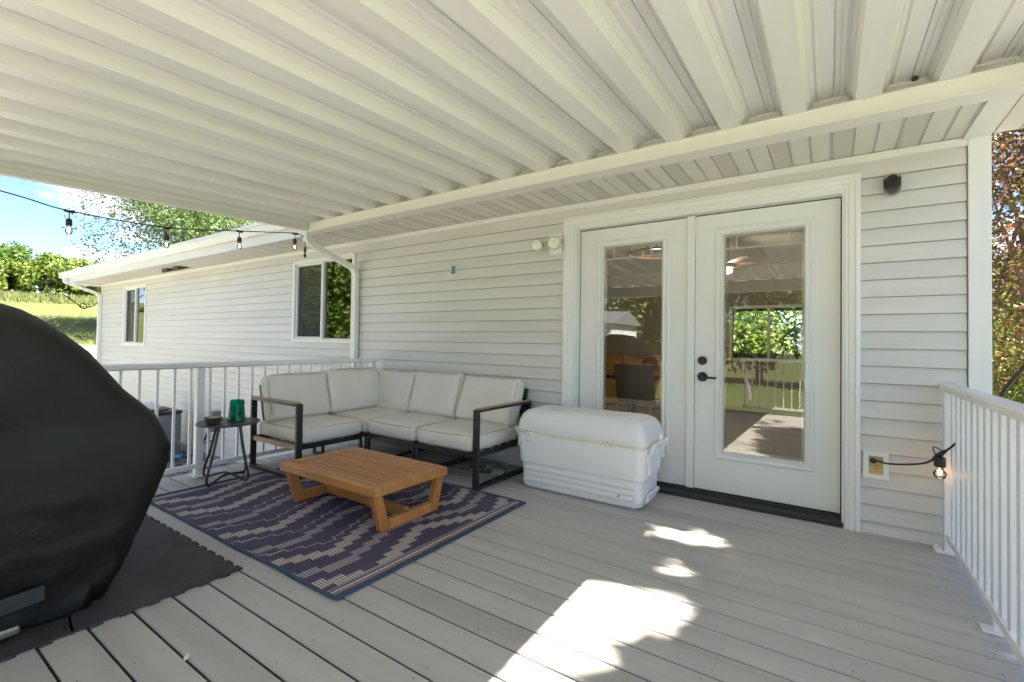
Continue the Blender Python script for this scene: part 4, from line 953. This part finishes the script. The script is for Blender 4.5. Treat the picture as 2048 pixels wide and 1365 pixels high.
# ------------------------------------------------------------------ sandals
def sandal(x, y, a, label, z=.002):
    s = thing('sandal', label, 'sandal', (x, y, 0)); M = Matrix.Translation((x, y, z)) @ Matrix.Rotation(a, 4, 'Z')
    prof = [(-.135, .036), (-.09, .042), (-.03, .037), (.04, .044), (.095, .045), (.13, .028), (.14, .012)]
    b = MB(); rings = []
    for t, w_ in [(-.142, .012)]+prof: rings.append([(t, -w_, .0), (t, w_, 0), (t, w_*1.03, .022-.03*abs(t)*.2), (t, -w_*1.03, .022-.03*abs(t)*.2)])
    b.loft(rings, M=M); b.build('sole', GREENP, s, smooth=40)
    b = MB(); rings = []
    for t in (.0, .035, .07, .10):
        w_ = .047; rings.append([(t+.01*abs(math.cos(i*math.pi/10)), w_*math.cos(i*math.pi/10), .02+.045*math.sin(i*math.pi/10)) for i in range(11)]+[(t+.01*abs(math.cos(i*math.pi/10)), (w_-.005)*math.cos(i*math.pi/10), .02+.039*math.sin(i*math.pi/10)) for i in range(10, -1, -1)])
    b.loft(rings, M=M); b.build('strap', GREENP, s, smooth=40)
sandal(-2.28, -.40, .35, 'sage green slide sandal nearer the cooler under the sofa')
sandal(-2.42, -.30, .55, 'sage green slide sandal behind the other under the sofa')
# ------------------------------------------------------------------ wall fittings
fl_ = thing('security_light', 'white twin floodlight on the wall left of the door', 'floodlight', (-1.92, -.02, 1.92))
b = MB(); pl = [(-.056, -.05), (-.045, -.066), (.045, -.066), (.056, -.05), (.056, .05), (.045, .066), (-.045, .066), (-.056, .05)]
b.loft([[(-1.918+u*1.15, y, 1.925+v*1.35) for u, v in pl] for y in (-.012, -.028)]); b.loft([[(-1.918+u*.82, y, 1.925+v*.98) for u, v in pl] for y in (-.0285, -.036)]); b.build('mounting_plate', TRIM, fl_)
GASKETL = mat('lamp_shell', (.42, .39, .30), .4, .1, 10)
def lamp(par, base, dirn, r, label=None):
    dirn = Vector(dirn).normalized(); base = Vector(base); q = dirn.to_track_quat('Z', 'Y').to_matrix().to_4x4(); M = Matrix.Translation(base) @ q
    b = MB(); b.lathe([(.016, -.02), (.020, .01), (.022, .02), (r*.8, .05), (r*1.03, .066), (r*1.03, .072)], n=20, M=M); l = b.build('lamp_housing', GASKETL, par, smooth=35, label=label)
    b = MB(); b.lathe([(r*.985, .0725), (r*.9, .078), (r*.6, .084), (.002, .087)], n=24, M=M); b.build('lens', LENS, l, smooth=True)
    return l
lamp(fl_, (-1.905, -.055, 1.925), (.33, -1, -.16), .054)
b = MB(); b.tube([(-1.95, -.036, 1.925), (-1.985, -.05, 1.93), (-2.03, -.07, 1.928)], .012, 10); b.build('swivel_arm', TRIM, fl_, smooth=True)
lamp(fl_, (-2.045, -.055, 1.928), (-.02, -.9, -.22), .050)
b = MB(); 
sc_ = thing('security_camera', 'small black oval security camera on the siding right of the door', 'camera', (.30, -.03, 2.02))
Mc = Matrix.Translation((.298, -.055, 2.026)) @ Matrix.Rotation(-.12, 4, 'Z') @ Matrix.Rotation(-.18, 4, 'X')
def pill(b, hx_, hz_, y0, y1, M, bev=.008):
    b.loft([[((hx_-e)*math.cos(a*math.pi/12), y, (hz_-hx_)*(1 if a <= 12 else -1)+(hx_-e)*math.sin(a*math.pi/12)) for a in range(24)] for y, e in ((y1, bev*.5), (y1-.01, 0), (y0+bev, 0), (y0+bev*.25, bev*.35), (y0, bev))], M=M)
b = MB(); pill(b, .041, .056, -.045, .03, Mc); b.build('camera_body', mat('glossy_black', (.012, .012, .013), .12, .1, 5, coat=.8), sc_, smooth=35)
b = MB(); b.loft([[(q*math.cos(a*.3927), y, .012+q*math.sin(a*.3927)) for a in range(16)] for q, y in ((.016, -.0455), (.016, -.049), (.011, -.0505), (.009, -.0485))], M=Mc); b.build('camera_lens', BLACK, sc_)
b = MB(); b.tube([tuple(Mc @ Vector((.031*math.cos(a*.26), -.0475, .015+.031*math.sin(a*.26)))) for a in range(1, 12)], .0028, 6); b.build('reflective_band', YELL, sc_)
b = MB(); b.tube([(.31, -.018, 2.0), (.31, -.04, 2.01)], .012, 8); b.build('wall_bracket', BLACK, sc_)
ob = thing('outlet_box', 'cream framed wall outlet right of the door with a black plug in it', 'outlet', (.228, -.02, .40))
OX0, OX1, OZ0, OZ1 = .166, .285, .325, .482
b = MB(); wall_with_holes(b, OX0, OX1, OZ0, OZ1, -.034, -.0145, [(OX0+.026, OX1-.026, OZ0+.026, OZ1-.026)]); b.build('outlet_frame', TRIM, ob)
b = MB(); b.box(OX0+.026, OX1-.026, -.018, -.0146, OZ0+.026, OZ1-.026); b.build('cover_plate', YELL, ob)
b = MB(); b.box(.207, .244, -.0215, -.0182, .362, .446, ch=.002); rc_ = b.build('receptacle', YELL, ob)
b = MB()
for z in (.378,): b.box(.215, .219, -.0235, -.0216, z, z+.011); b.box(.231, .235, -.0235, -.0216, z, z+.009); b.box(.2235, .2265, -.0235, -.0216, z-.010, z-.004)
b.box(.214, .237, -.0235, -.0216, .398, .402); b.build('slot', BLACK, rc_)
# hook
hk = thing('wall_clip', 'little blue plastic cutout clip stuck on the siding', 'clip', (-3.075, -.02, 1.79))
b = MB(); b.prism([(-3.09, 1.755), (-3.048, 1.755), (-3.048, 1.768), (-3.062, 1.775), (-3.056, 1.80), (-3.046, 1.815), (-3.046, 1.826), (-3.086, 1.826), (-3.086, 1.815), (-3.075, 1.80), (-3.078, 1.775), (-3.09, 1.768)], 'y', -.03, -.018); b.build('clip_body', BLUEP, hk)
b = MB(); b.prism([(-3.14, 1.755), (-3.12, 1.75), (-3.10, 1.735), (-3.09, 1.75), (-3.095, 1.765), (-3.125, 1.768)], 'y', -.018, -.014); b.build('peeling_paint', TRIM, hk)
# ------------------------------------------------------------------ string lights
def bulb_drop(par, P, drop, r=.022, lean=0, k=1):
    P = Vector(P); top = P-Vector((0, 0, drop))
    b = MB(); b.tube([P, P-Vector((lean, 0, drop*.5)), top], .0035, 6)
    b.lathe([(.008*k, 0), (.017*k, -.006), (.019*k, -.016), (.019*k, -.05), (.017*k, -.056)], tuple(top), 14)
    sk = b.build('lamp_socket', BLACK, par, smooth=35)
    t2 = top-Vector((0, 0, .056))
    b = MB(); b.lathe([(.012, 0), (.014, -.012), (r, -.032), (r*.98, -.044), (r*.7, -.058), (.002, -.064)], tuple(t2), 18, cap=False); b.build('bulb_glass', BULBG, sk, smooth=True)
    b = MB(); b.tube([t2-Vector((.005, 0, .02)), t2-Vector((.004, 0, .042)), t2-Vector((-.004, 0, .042)), t2-Vector((-.005, 0, .02))], .0032, 6); b.build('filament', FILA, sk)
sg = thing('string_lights', 'black string light cable with clear bulbs hanging under the left roof edge', 'string lights', (-4.65, -1.8, 2.05))
cp = smoothpath([(-4.62, -4.85, 2.09), (-4.64, -4.0, 2.20), (-4.65, -2.84, 2.066), (-4.65, -2.49, 2.014), (-4.65, -1.878, 2.019), (-4.65, -1.287, 2.110), (-4.62, -.72, 2.20)], 8)
cp = [p for p in cp if p.y > -4.3 or True]
b = MB(); b.tube(cp, .0048, 8); b.build('cable', BLACK, sg, smooth=True)
for (y, z) in ((-2.49, 2.012), (-1.876, 2.018), (-1.286, 2.108), (-.73, 2.197)):
    b = MB(); b.tube([(-4.65, y-.03, z), (-4.65, y, z-.004), (-4.65, y+.03, z+.002)], .011, 8); b.build('cable_tee', BLACK, sg, smooth=True)
    bulb_drop(sg, (-4.65, y, z), .055)
b = MB(); b.tube(smoothpath([(-4.62, -.72, 2.20), (-4.60, -.67, 2.17), (-4.59, -.65, 2.10), (-4.59, -.65, 2.05)], 5), .005, 8); b.lathe([(.012, 0), (.014, -.05), (.008, -.052), (.008, -.075), (.014, -.08), (.014, -.10), (.006, -.108)], (-4.59, -.65, 2.06), 10); b.build('end_plug', BLACK, sg, smooth=35)
s2 = thing('string_lights', 'black cord plugged in the wall outlet with one lit bulb at the right railing', 'string lights', (.42, -.1, .45))
b = MB(); b.tube(smoothpath([(.212, -.036, .428), (.238, -.055, .433), (.274, -.08, .431), (.349, -.12, .447), (.421, -.16, .473), (.462, -.18, .508), (.495, -.20, .55), (.519, -.25, .593), (.545, -.275, .64)], 6), .0052, 8)
b.build('cable', BLACK, s2, smooth=True)
b = MB(); disc(b, .213, .428, .015, -.045, -.0225, 14, .004); b.build('plug', BLACK, s2)
b = MB(); b.tube([(.455, -.177, .502), (.475, -.19, .528), (.50, -.21, .56)], [.008, .014, .008], 8); b.tube(smoothpath([(.49, -.20, .556), (.455, -.182, .57), (.462, -.185, .53)], 4), .003, 6); b.build('cable_tee', BLACK, s2, smooth=True)
bulb_drop(s2, (.480, -.192, .532), .006, .028, 0, 1.3)
b = MB(); b.tube(smoothpath([(.98, 1.2, .62), (1.0, 1.15, .78), (1.12, 1.12, 1.0), (1.3, 1.1, 1.25)], 6), .012, 8); o = b.build('support_cable', BLACK, None, smooth=True)
tag(o, 'dark slanting cable just outside the right corner of the house', 'cable')
# ------------------------------------------------------------------ air conditioner etc
ac = thing('air_conditioner', 'grey outdoor air conditioning unit by the long siding wall', 'air conditioner', (-8.75, -.66, -.83))
ax0, ax1, ay0, ay1 = -9.15, -8.40, -1.03, -.30
b = MB(); b.box(ax0, ax1, ay0, ay1, -.80, -.10, ch=.03); body = b.build('cabinet', GREY, ac, smooth=35)
b = MB(); b.box(ax0-.01, ax1+.01, ay0-.01, ay1+.01, -.0995, -.055, ch=.02); b.lathe([(.30, -.054), (.30, -.035), (.26, -.03), (.001, -.026)], ((ax0+ax1)/2, (ay0+ay1)/2, 0), 24); b.build('top_grille', BLACKM, ac, smooth=35)
b = MB()
for z in range(14): b.box(ax0+.04, ax1-.04, ay0-.006, ay0-.0005, -.75+z*.035, -.735+z*.035)
b.build('louvre', GREY, body)
b = MB(); b.box(ax1-.30, ax1-.08, ay0-.0085, ay0-.0065, -.245, -.165); lb_ = b.build('label_plate', WHITEP, ac)
b = MB()
for i in range(3): b.box(ax1-.21, ax1-.10, ay0-.0095, ay0-.0088, -.235+i*.024, -.223+i*.024)
b.box(ax1-.28, ax1-.235, ay0-.0095, ay0-.0088, -.225, -.185); b.build('print', BLACKM, lb_)
o = MB().lathe([(.0, .10), (.10, .095), (.16, .07), (.19, .02), (.20, 0)], (0, 0, 0), 24).build('plastic_dome', WHITEP, None, smooth=True); o.location = (-8.78, -.66, -.025); tag(o, 'white plastic dome lying on top of the air conditioner', 'dome lid')
cn = thing('utility_hookup', 'grey conduit with black cable and blue connector beside the air conditioner', 'conduit', (-8.2, -.1, -.8))
b = MB(); b.tube(smoothpath([(-8.42, -.4, -.45), (-8.32, -.33, -.56), (-8.1, -.2, -.58), (-7.9, -.06, -.5)], 6), .014, 8); b.build('conduit', GREY, cn, smooth=True)
b = MB(); b.box(-7.92, -7.78, -.13, -.02, -.35, -.05); b.build('disconnect_box', GREY, cn)
b = MB(); b.tube(smoothpath([(-7.85, -.14, .1), (-7.86, -.15, -.3), (-7.95, -.2, -.55), (-8.05, -.3, -.72), (-8.3, -.5, -.74)], 6), .016, 8); b.build('cable', BLACK, cn, smooth=True)
b = MB(); b.tube([(-8.14, -.38, -.72), (-8.24, -.46, -.73)], .035, 10); b.build('connector', BLUEP, cn, smooth=30)
lw = thing('loose_wires', 'tangle of black wires sticking out past the far house corner', 'wires', (-13.6, -.3, 1.5))
b = MB(); b.tube(smoothpath([(-13.47, -.02, 1.88), (-13.5, -.07, 1.85), (-13.5, -.15, 1.76), (-13.5, -.27, 1.70), (-13.5, -.35, 1.72), (-13.5, -.36, 1.78), (-13.5, -.29, 1.79), (-13.5, -.25, 1.74), (-13.5, -.29, 1.68), (-13.5, -.36, 1.71), (-13.5, -.42, 1.78), (-13.5, -.52, 1.86), (-13.5, -.64, 1.97), (-13.5, -.72, 2.08)], 6), .009, 6)
b.tube(smoothpath([(-13.5, -.15, 1.75), (-13.5, -.27, 1.735), (-13.5, -.37, 1.75), (-13.5, -.47, 1.83), (-13.5, -.58, 1.93)], 6), .008, 6); b.build('wire', BLACK, lw, smooth=True)
b = MB(); b.tube(smoothpath([(-13.5, -.72, 2.08), (-13.5, -.86, 1.98), (-13.5, -.84, 1.86), (-13.5, -.80, 1.80)], 6), .007, 6); b.build('wire', BLACK, lw, smooth=True)
# ------------------------------------------------------------------ interior things
ch = thing('chair', 'grey shell chair seen through the left door glass', 'chair', (-1.62, 1.3, .06))
b = MB(); rings = []
for z, y in ((.50, 1.44), (.47, 1.30), (.48, 1.18), (.60, 1.12), (.75, 1.09), (.87, 1.06), (.885, 1.058)):
    rings.append([(-1.83+.40*t/8+(0.012 if False else 0), y+.03*math.cos(t/8*math.pi*2)*.5, z) for t in range(9)]+[(-1.83+.40*t/8, y+.03*math.cos(t/8*math.pi*2)*.5+.012, z+.004) for t in range(8, -1, -1)])
b.loft(rings); b.build('seat_shell', CHAIRG, ch, smooth=40)
b = MB()
for x in (-1.80, -1.47):
    for y in (1.12, 1.5): b.tube([(x, y, .47), (x+(.03 if x < -1.6 else -.03)*-1, y+(-.04 if y < 1.3 else .04), .062)], .008, 8)
b.build('leg', STEEL, ch)
tb = thing('dining_table', 'dark round wooden table behind the grey chair inside', 'table', (-2.0, 2.1, .06))
b = MB(); b.lathe([(.55, .70), (.57, .71), (.57, .735), (.001, .738)], (-2.0, 2.1, 0), 32); b.build('table_top', WOODD, tb, smooth=30)
b = MB(); b.lathe([(.3, .062), (.28, .09), (.05, .14), (.06, .4), (.05, .6), (.12, .70)], (-2.0, 2.1, 0), 20); b.build('pedestal', WOODD, tb, smooth=30)
sf = thing('bench_sofa', 'mustard yellow sofa with pillows inside behind the table', 'sofa', (-2.7, 4.3, .06))
b = MB(); b.box(-3.55, -1.6, 3.9, 4.7, .07, .46, ch=.05); b.build('sofa_base', MUST, sf, smooth=30)
b = MB(); b.box(-3.55, -1.6, 4.72, 4.95, .07, .88, ch=.05); b.build('sofa_back', MUST, sf, smooth=30)
for i, (x, m_) in enumerate(((-3.3, MUST), (-2.9, MUST), (-2.5, RUST), (-2.15, MUST), (-1.85, RUST))):
    cm, _ = cushion_pts(.38, .36, .13, .05, .03, i); cm.transform(Matrix.Translation(Vector((x, 4.6, .66))-Vector(sf.location)) @ (RZ(U(-15, 15)) @ RX(72) @ RZ(U(-20, 20))).to_4x4()); cm.materials.append(m_); link('pillow', cm, sf)
cf = thing('ceiling_fan', 'dark ceiling fan with light seen through the right door glass', 'ceiling fan', (-1.02, 2.6, 2.42))
b = MB(); b.lathe([(.02, 2.42), (.02, 2.12), (.09, 2.10), (.10, 2.02), (.06, 2.0)], (-1.02, 2.6, 0), 16); b.build('motor', WOODD, cf, smooth=30)
for i in range(5):
    a = i*1.2566+.2; b = MB(); b.box(.08, .55, -.055, .055, 2.06, 2.068, M=Matrix.Translation((-1.02, 2.6, 0)) @ Matrix.Rotation(a, 4, 'Z')); b.build('blade', WOODD, cf)
b = MB(); b.lathe([(.055, 1.998), (.05, 1.96), (.002, 1.945)], (-1.02, 2.6, 0), 14); b.build('lamp_shade', emis('fan_lamp', (1, .75, .45), 3), cf, smooth=True)
pl_ = bpy.data.lights.new('fan_lamp_light', 'POINT'); pl_.energy = 3.5; pl_.color = (1, .80, .58); pl_.shadow_soft_size = .05; po = bpy.data.objects.new('fan_lamp_light', pl_); sc.collection.objects.link(po); po.parent = cf; po.location = (0, 0, -.52)
cl = thing('ring_chandelier', 'dark ring lamp near the ceiling behind the left door glass', 'chandelier', (-1.66, 1.9, 2.42))
b = MB(); b.tube([(-1.66+.32*math.cos(a*.2618), 1.9+.32*math.sin(a*.2618), 2.14) for a in range(25)], .014, 6)
for a in range(8): b.tube([(-1.66+.32*math.cos(a*.785), 1.9+.32*math.sin(a*.785), 2.14), (-1.66+.32*math.cos(a*.785), 1.9+.32*math.sin(a*.785), 2.26)], .008, 6)
b.tube([(-1.66+.32*math.cos(a*.2618), 1.9+.32*math.sin(a*.2618), 2.26) for a in range(25)], .010, 6); b.tube([(-1.66, 1.9, 2.42), (-1.66, 1.9, 2.2)], .01, 6); b.tube([(-1.98, 1.9, 2.26), (-1.34, 1.9, 2.26)], .008, 6); b.build('lamp_ring', WOODD, cl)
pl_ = bpy.data.lights.new('ring_lamp_light', 'POINT'); pl_.energy = 2.5; pl_.color = (1, .80, .58); pl_.shadow_soft_size = .05; po = bpy.data.objects.new('ring_lamp_light', pl_); sc.collection.objects.link(po); po.parent = cl; po.location = (0, 0, -.36)
# ------------------------------------------------------------------ vegetation
def inpoly(x, y, P):
    c = False; j = len(P)-1
    for i in range(len(P)):
        if (P[i][1] > y) != (P[j][1] > y) and x < (P[j][0]-P[i][0])*(y-P[i][1])/(P[j][1]-P[i][1])+P[i][0]: c = not c
        j = i
    return c
def tree(name, label, cat, x, y, h, cz_, rad, n, ls, lm, group=None, trunk=.15, seed=0, keep=None, shape=1, clumps=26, z0=None):
    rng = random.Random(seed); z0 = gz(x, y) if z0 is None else z0
    t_ = thing(name, label, cat, (x, y, z0), group)
    C_ = Vector((x, y, z0+cz_)); cl_ = []
    for i in range(clumps):
        while 1:
            p = Vector((rng.uniform(-1, 1), rng.uniform(-1, 1), rng.uniform(-1, 1)))
            if .25 < p.length < 1: break
        tap = 1-.45*max(0, p.z) if shape else 1
        cl_.append((Vector((C_.x+p.x*rad[0]*.82*tap, C_.y+p.y*rad[1]*.82*tap, C_.z+p.z*rad[2]*.85)), rng.uniform(.20, .42)*min(rad[0], rad[2])*1.15))
    tb_ = MB(); nz_ = 7; base = Vector((x, y, z0-.1)); top = C_+Vector((0, 0, rad[2]*.5))
    pts = [base.lerp(top, i/nz_)+Vector((rng.uniform(-.06, .06), rng.uniform(-.06, .06), 0))*h*.12*(i > 0) for i in range(nz_+1)]
    tb_.tube(pts, [trunk*(1-.85*i/nz_) for i in range(nz_+1)], 8)
    for c, r in cl_[::2]:
        k = rng.randint(2, nz_-1); s = pts[k]; m = s.lerp(c, .5)+Vector((0, 0, .1*h*rng.uniform(0, .5))); tb_.tube([s, m, c], [trunk*.32, trunk*.2, trunk*.06], 5)
    tb_.build('trunk', BARK, t_, smooth=True)
    b = MB()
    for i in range(n):
        c, r = cl_[rng.randrange(len(cl_))]
        while 1:
            p = Vector((rng.uniform(-1, 1), rng.uniform(-1, 1), rng.uniform(-1, 1)))
            if p.length < 1: break
        p = p*(.45+.55*p.length) if rng.random() < .5 else p.normalized()*rng.uniform(.7, 1.1)
        q = c+p*r
        if keep and not keep(q): continue
        s = ls*rng.uniform(.6, 1.25); a = Vector((rng.gauss(0, 1), rng.gauss(0, 1), rng.gauss(0, .7))).normalized(); d_ = a.cross(Vector((rng.gauss(0, 1), rng.gauss(0, 1), rng.gauss(0, 1)))).normalized()
        b.add([tuple(q-a*s*.5), tuple(q+d_*s*.33+a*s*.05), tuple(q+a*s*.55), tuple(q-d_*s*.33+a*s*.05)], [(0, 1, 2, 3)])
    me = bpy.data.meshes.new('crown'); o_ = off(t_); me.from_pydata([(p[0]-o_.x, p[1]-o_.y, p[2]-o_.z) for p in b.v], [], b.f); me.materials.append(lm); link('crown', me, t_)
    return t_
# distant row on the slope
far = [(0.02, 47, 3.4), (.065, 48, 3.9), (.11, 46, 3.3), (.15, 49, 4.0), (.19, 47, 3.5), (.23, 48, 3.2), (.265, 50, 3.6), (.30, 49, 3.2), (.34, 50, 3.4), (-.03, 47, 3.6), (-.08, 48, 3.8)]
fl = ['leftmost of the bushy trees on the far slope', 'taller bushy tree on the far slope left of the bulb', 'low yellowish bushy tree on the far slope below the first bulb', 'tall pointed tree in the middle of the far row', 'rounded green tree right of the pointed one on the far slope', 'green tree just left of the house gutter end', 'tree of the far row partly behind the gutter end', 'tree of the far row seen below the soffit corner', 'last tree of the far row behind the house', 'tree of the far row outside the left frame edge', 'tree of the far row farther outside the left edge']
for i, (a, r, h) in enumerate(far):
    x, y = -r*math.cos(a), -3.49+r*math.sin(a)
    tree('bushy_tree', fl[i], 'tree', x, y, h+1, h*.44, (2.5, 2.4, h*.52), 5600, .26, LEAF_Y if i % 3 else LEAF_G, 'row of bushy trees on the slope', .14, 40+i, clumps=34)
# aspen behind the roof
def dirpt(u, v, r):
    d_ = r2*((u-1024)/935.063)+u2*(-(v-668)/935.063)+fwd; d_ = d_/math.hypot(d_.x, d_.y); return CAM+d_*r
p = dirpt(395, 470, 27); tree('aspen_tree', 'tall light leaved tree rising behind the left roof', 'tree', p.x, p.y, 10, p.z+1.4+.9, (5.6, 4.2, 4.6), 42000, .125, LEAF_A, None, .22, 5, clumps=60, z0=-.9)
# bronze maple at the right
p = dirpt(2100, 400, 10.5); tree('maple_tree', 'bronze and yellow leaved maple beyond the right house corner', 'tree', p.x, p.y, 7, 4.1, (2.5, 2.2, 3.1), 30000, .07, LEAF_M, None, .14, 8, clumps=60, z0=-.86)
p = dirpt(2040, 650, 13.5); tree('leafy_shrub', 'yellow green shrub below the maple beyond the corner', 'shrub', p.x, p.y, 3, 1.6, (2.6, 2.2, 1.6), 14000, .10, LEAF_Y, None, .08, 9, clumps=40, z0=-.86)
p = dirpt(2030, 780, 19); tree('dark_hedge', 'low dark evergreen hedge behind the right railing', 'hedge', p.x, p.y, 1.2, .75, (4.5, 1.2, .8), 9000, .12, LEAF_D, None, .06, 10, clumps=40, z0=-.86)
for i, (u, r, h) in enumerate(((1985, 30, 9), (2060, 33, 10), (2140, 30, 9))):
    p = dirpt(u, 600, r); tree('backdrop_tree', ['green tree far behind the maple, nearest the house corner', 'green tree far behind the middle of the maple', 'green tree far behind the right side of the maple'][i], 'tree', p.x, p.y, h, h*.38, (3.6, 3.2, h*.33), 8000, .24, LEAF_G, 'green trees far behind the maple', .2, 60+i, clumps=40)
# unseen shade tree, leaf gaps shaped so sun falls in set deck patches
PA = [(-1.3, -1.53), (-.92, -1.53), (-.80, -1.42), (-.44, -1.37), (-.50, -1.62), (-.60, -1.80), (-.62, -2.0), (-.68, -2.1), (-.70, -2.45), (-.76, -3.2), (-1.3, -3.2)]
PB = [(-.86, -.65), (-.5, -.60), (-.50, -.70), (-.62, -.77), (-.79, -.80)]; PC = [(-.66, -1.03), (-.60, -1.02), (-.45, -1.26), (-.60, -1.26)]
def keep(q):
    hx_ = q.x-SUN.x/SUN.z*q.z; hy_ = q.y-SUN.y/SUN.z*q.z; nn = .07*noise.noise(Vector((q.x*9, q.y*9, q.z*9))); m = .035
    for P_ in (PA, PB, PC):
        for ddx, ddy in ((0, 0), (m, 0), (-m, 0), (0, m), (0, -m)):
            if inpoly(hx_+nn+ddx, hy_+nn+ddy, P_): return False
    return True
tree('shade_tree', 'broad leafy tree right of the deck whose shadow dapples the boards', 'tree', 5.6, .9, 9, 6.6, (3.4, 3.4, 2.3), 26000, .19, LEAF_G, None, .2, 12, keep=keep, clumps=90, shape=0, z0=-.86)
# trees in front (seen in glass)
k = 0
fw_ = [(-19, -21), (-13, -23), (-8, -22), (-3, -24), (2, -22), (7, -23), (-25, -18), (-31, -14), (-24, -12), (-29, -17), (-36, -20), (-41, -15), (-37, -10)]
fwl = ['leafy tree across the front lawn, farthest left of its row', 'leafy tree across the front lawn, second in its row', 'leafy tree across the front lawn behind the shed', 'leafy tree across the front lawn, opposite the sofa', 'leafy tree across the front lawn, opposite the door', 'leafy tree across the front lawn right of the door', 'leafy tree across the front lawn beyond the row', 'leafy tree across the front lawn nearest the far slope', 'tree left of the house front, closest to it', 'tree left of the house front, second from it', 'tree left of the house front, behind the second', 'tree left of the house front, farthest away', 'tree left of the house front, at the foot of the slope']
for i, (x, y) in enumerate(fw_):
    tree('garden_tree', fwl[i], 'tree', x, y, 8, 3.6, (3.1, 2.8, 3.4+(1.2 if i > 5 else 0)), 5200, .32, LEAF_G if i % 2 else LEAF_Y, 'garden trees reflected in the glass', .2, 80+i, clumps=36)
for i, (x, y) in enumerate(((-2.6, 14), (1.2, 13.5), (-.8, 12))):
    tree('back_garden_bush', ['bush behind the house seen at left of the rear window', 'bush behind the house seen at right of the rear window', 'bright bush in the middle of the rear window'][i], 'bush', x, y, 4, 1.9, (2.2, 1.8, 1.9), 5200, .16, (LEAF_G, LEAF_G, LEAF_Y)[i], 'bushes behind the house', .1, 95+i, clumps=30)
sh = thing('garden_shed', 'white metal shed with shallow roof reflected in the left door glass', 'shed', (-10, -16, -.86))
b = MB(); b.box(-11.8, -7.4, -17.5, -14.5, -.86, 1.9); b.build('wall', GLIT, sh)
b = MB(); b.prism([(-17.7, 1.905), (-14.3, 1.905), (-16, 2.5)], 'x', -12, -7.2); b.build('roof', GREY, sh)
for ob_ in bpy.data.objects:
    if ob_.type == 'MESH' and not ob_.data.materials: ob_.data.materials.append(TRIM)
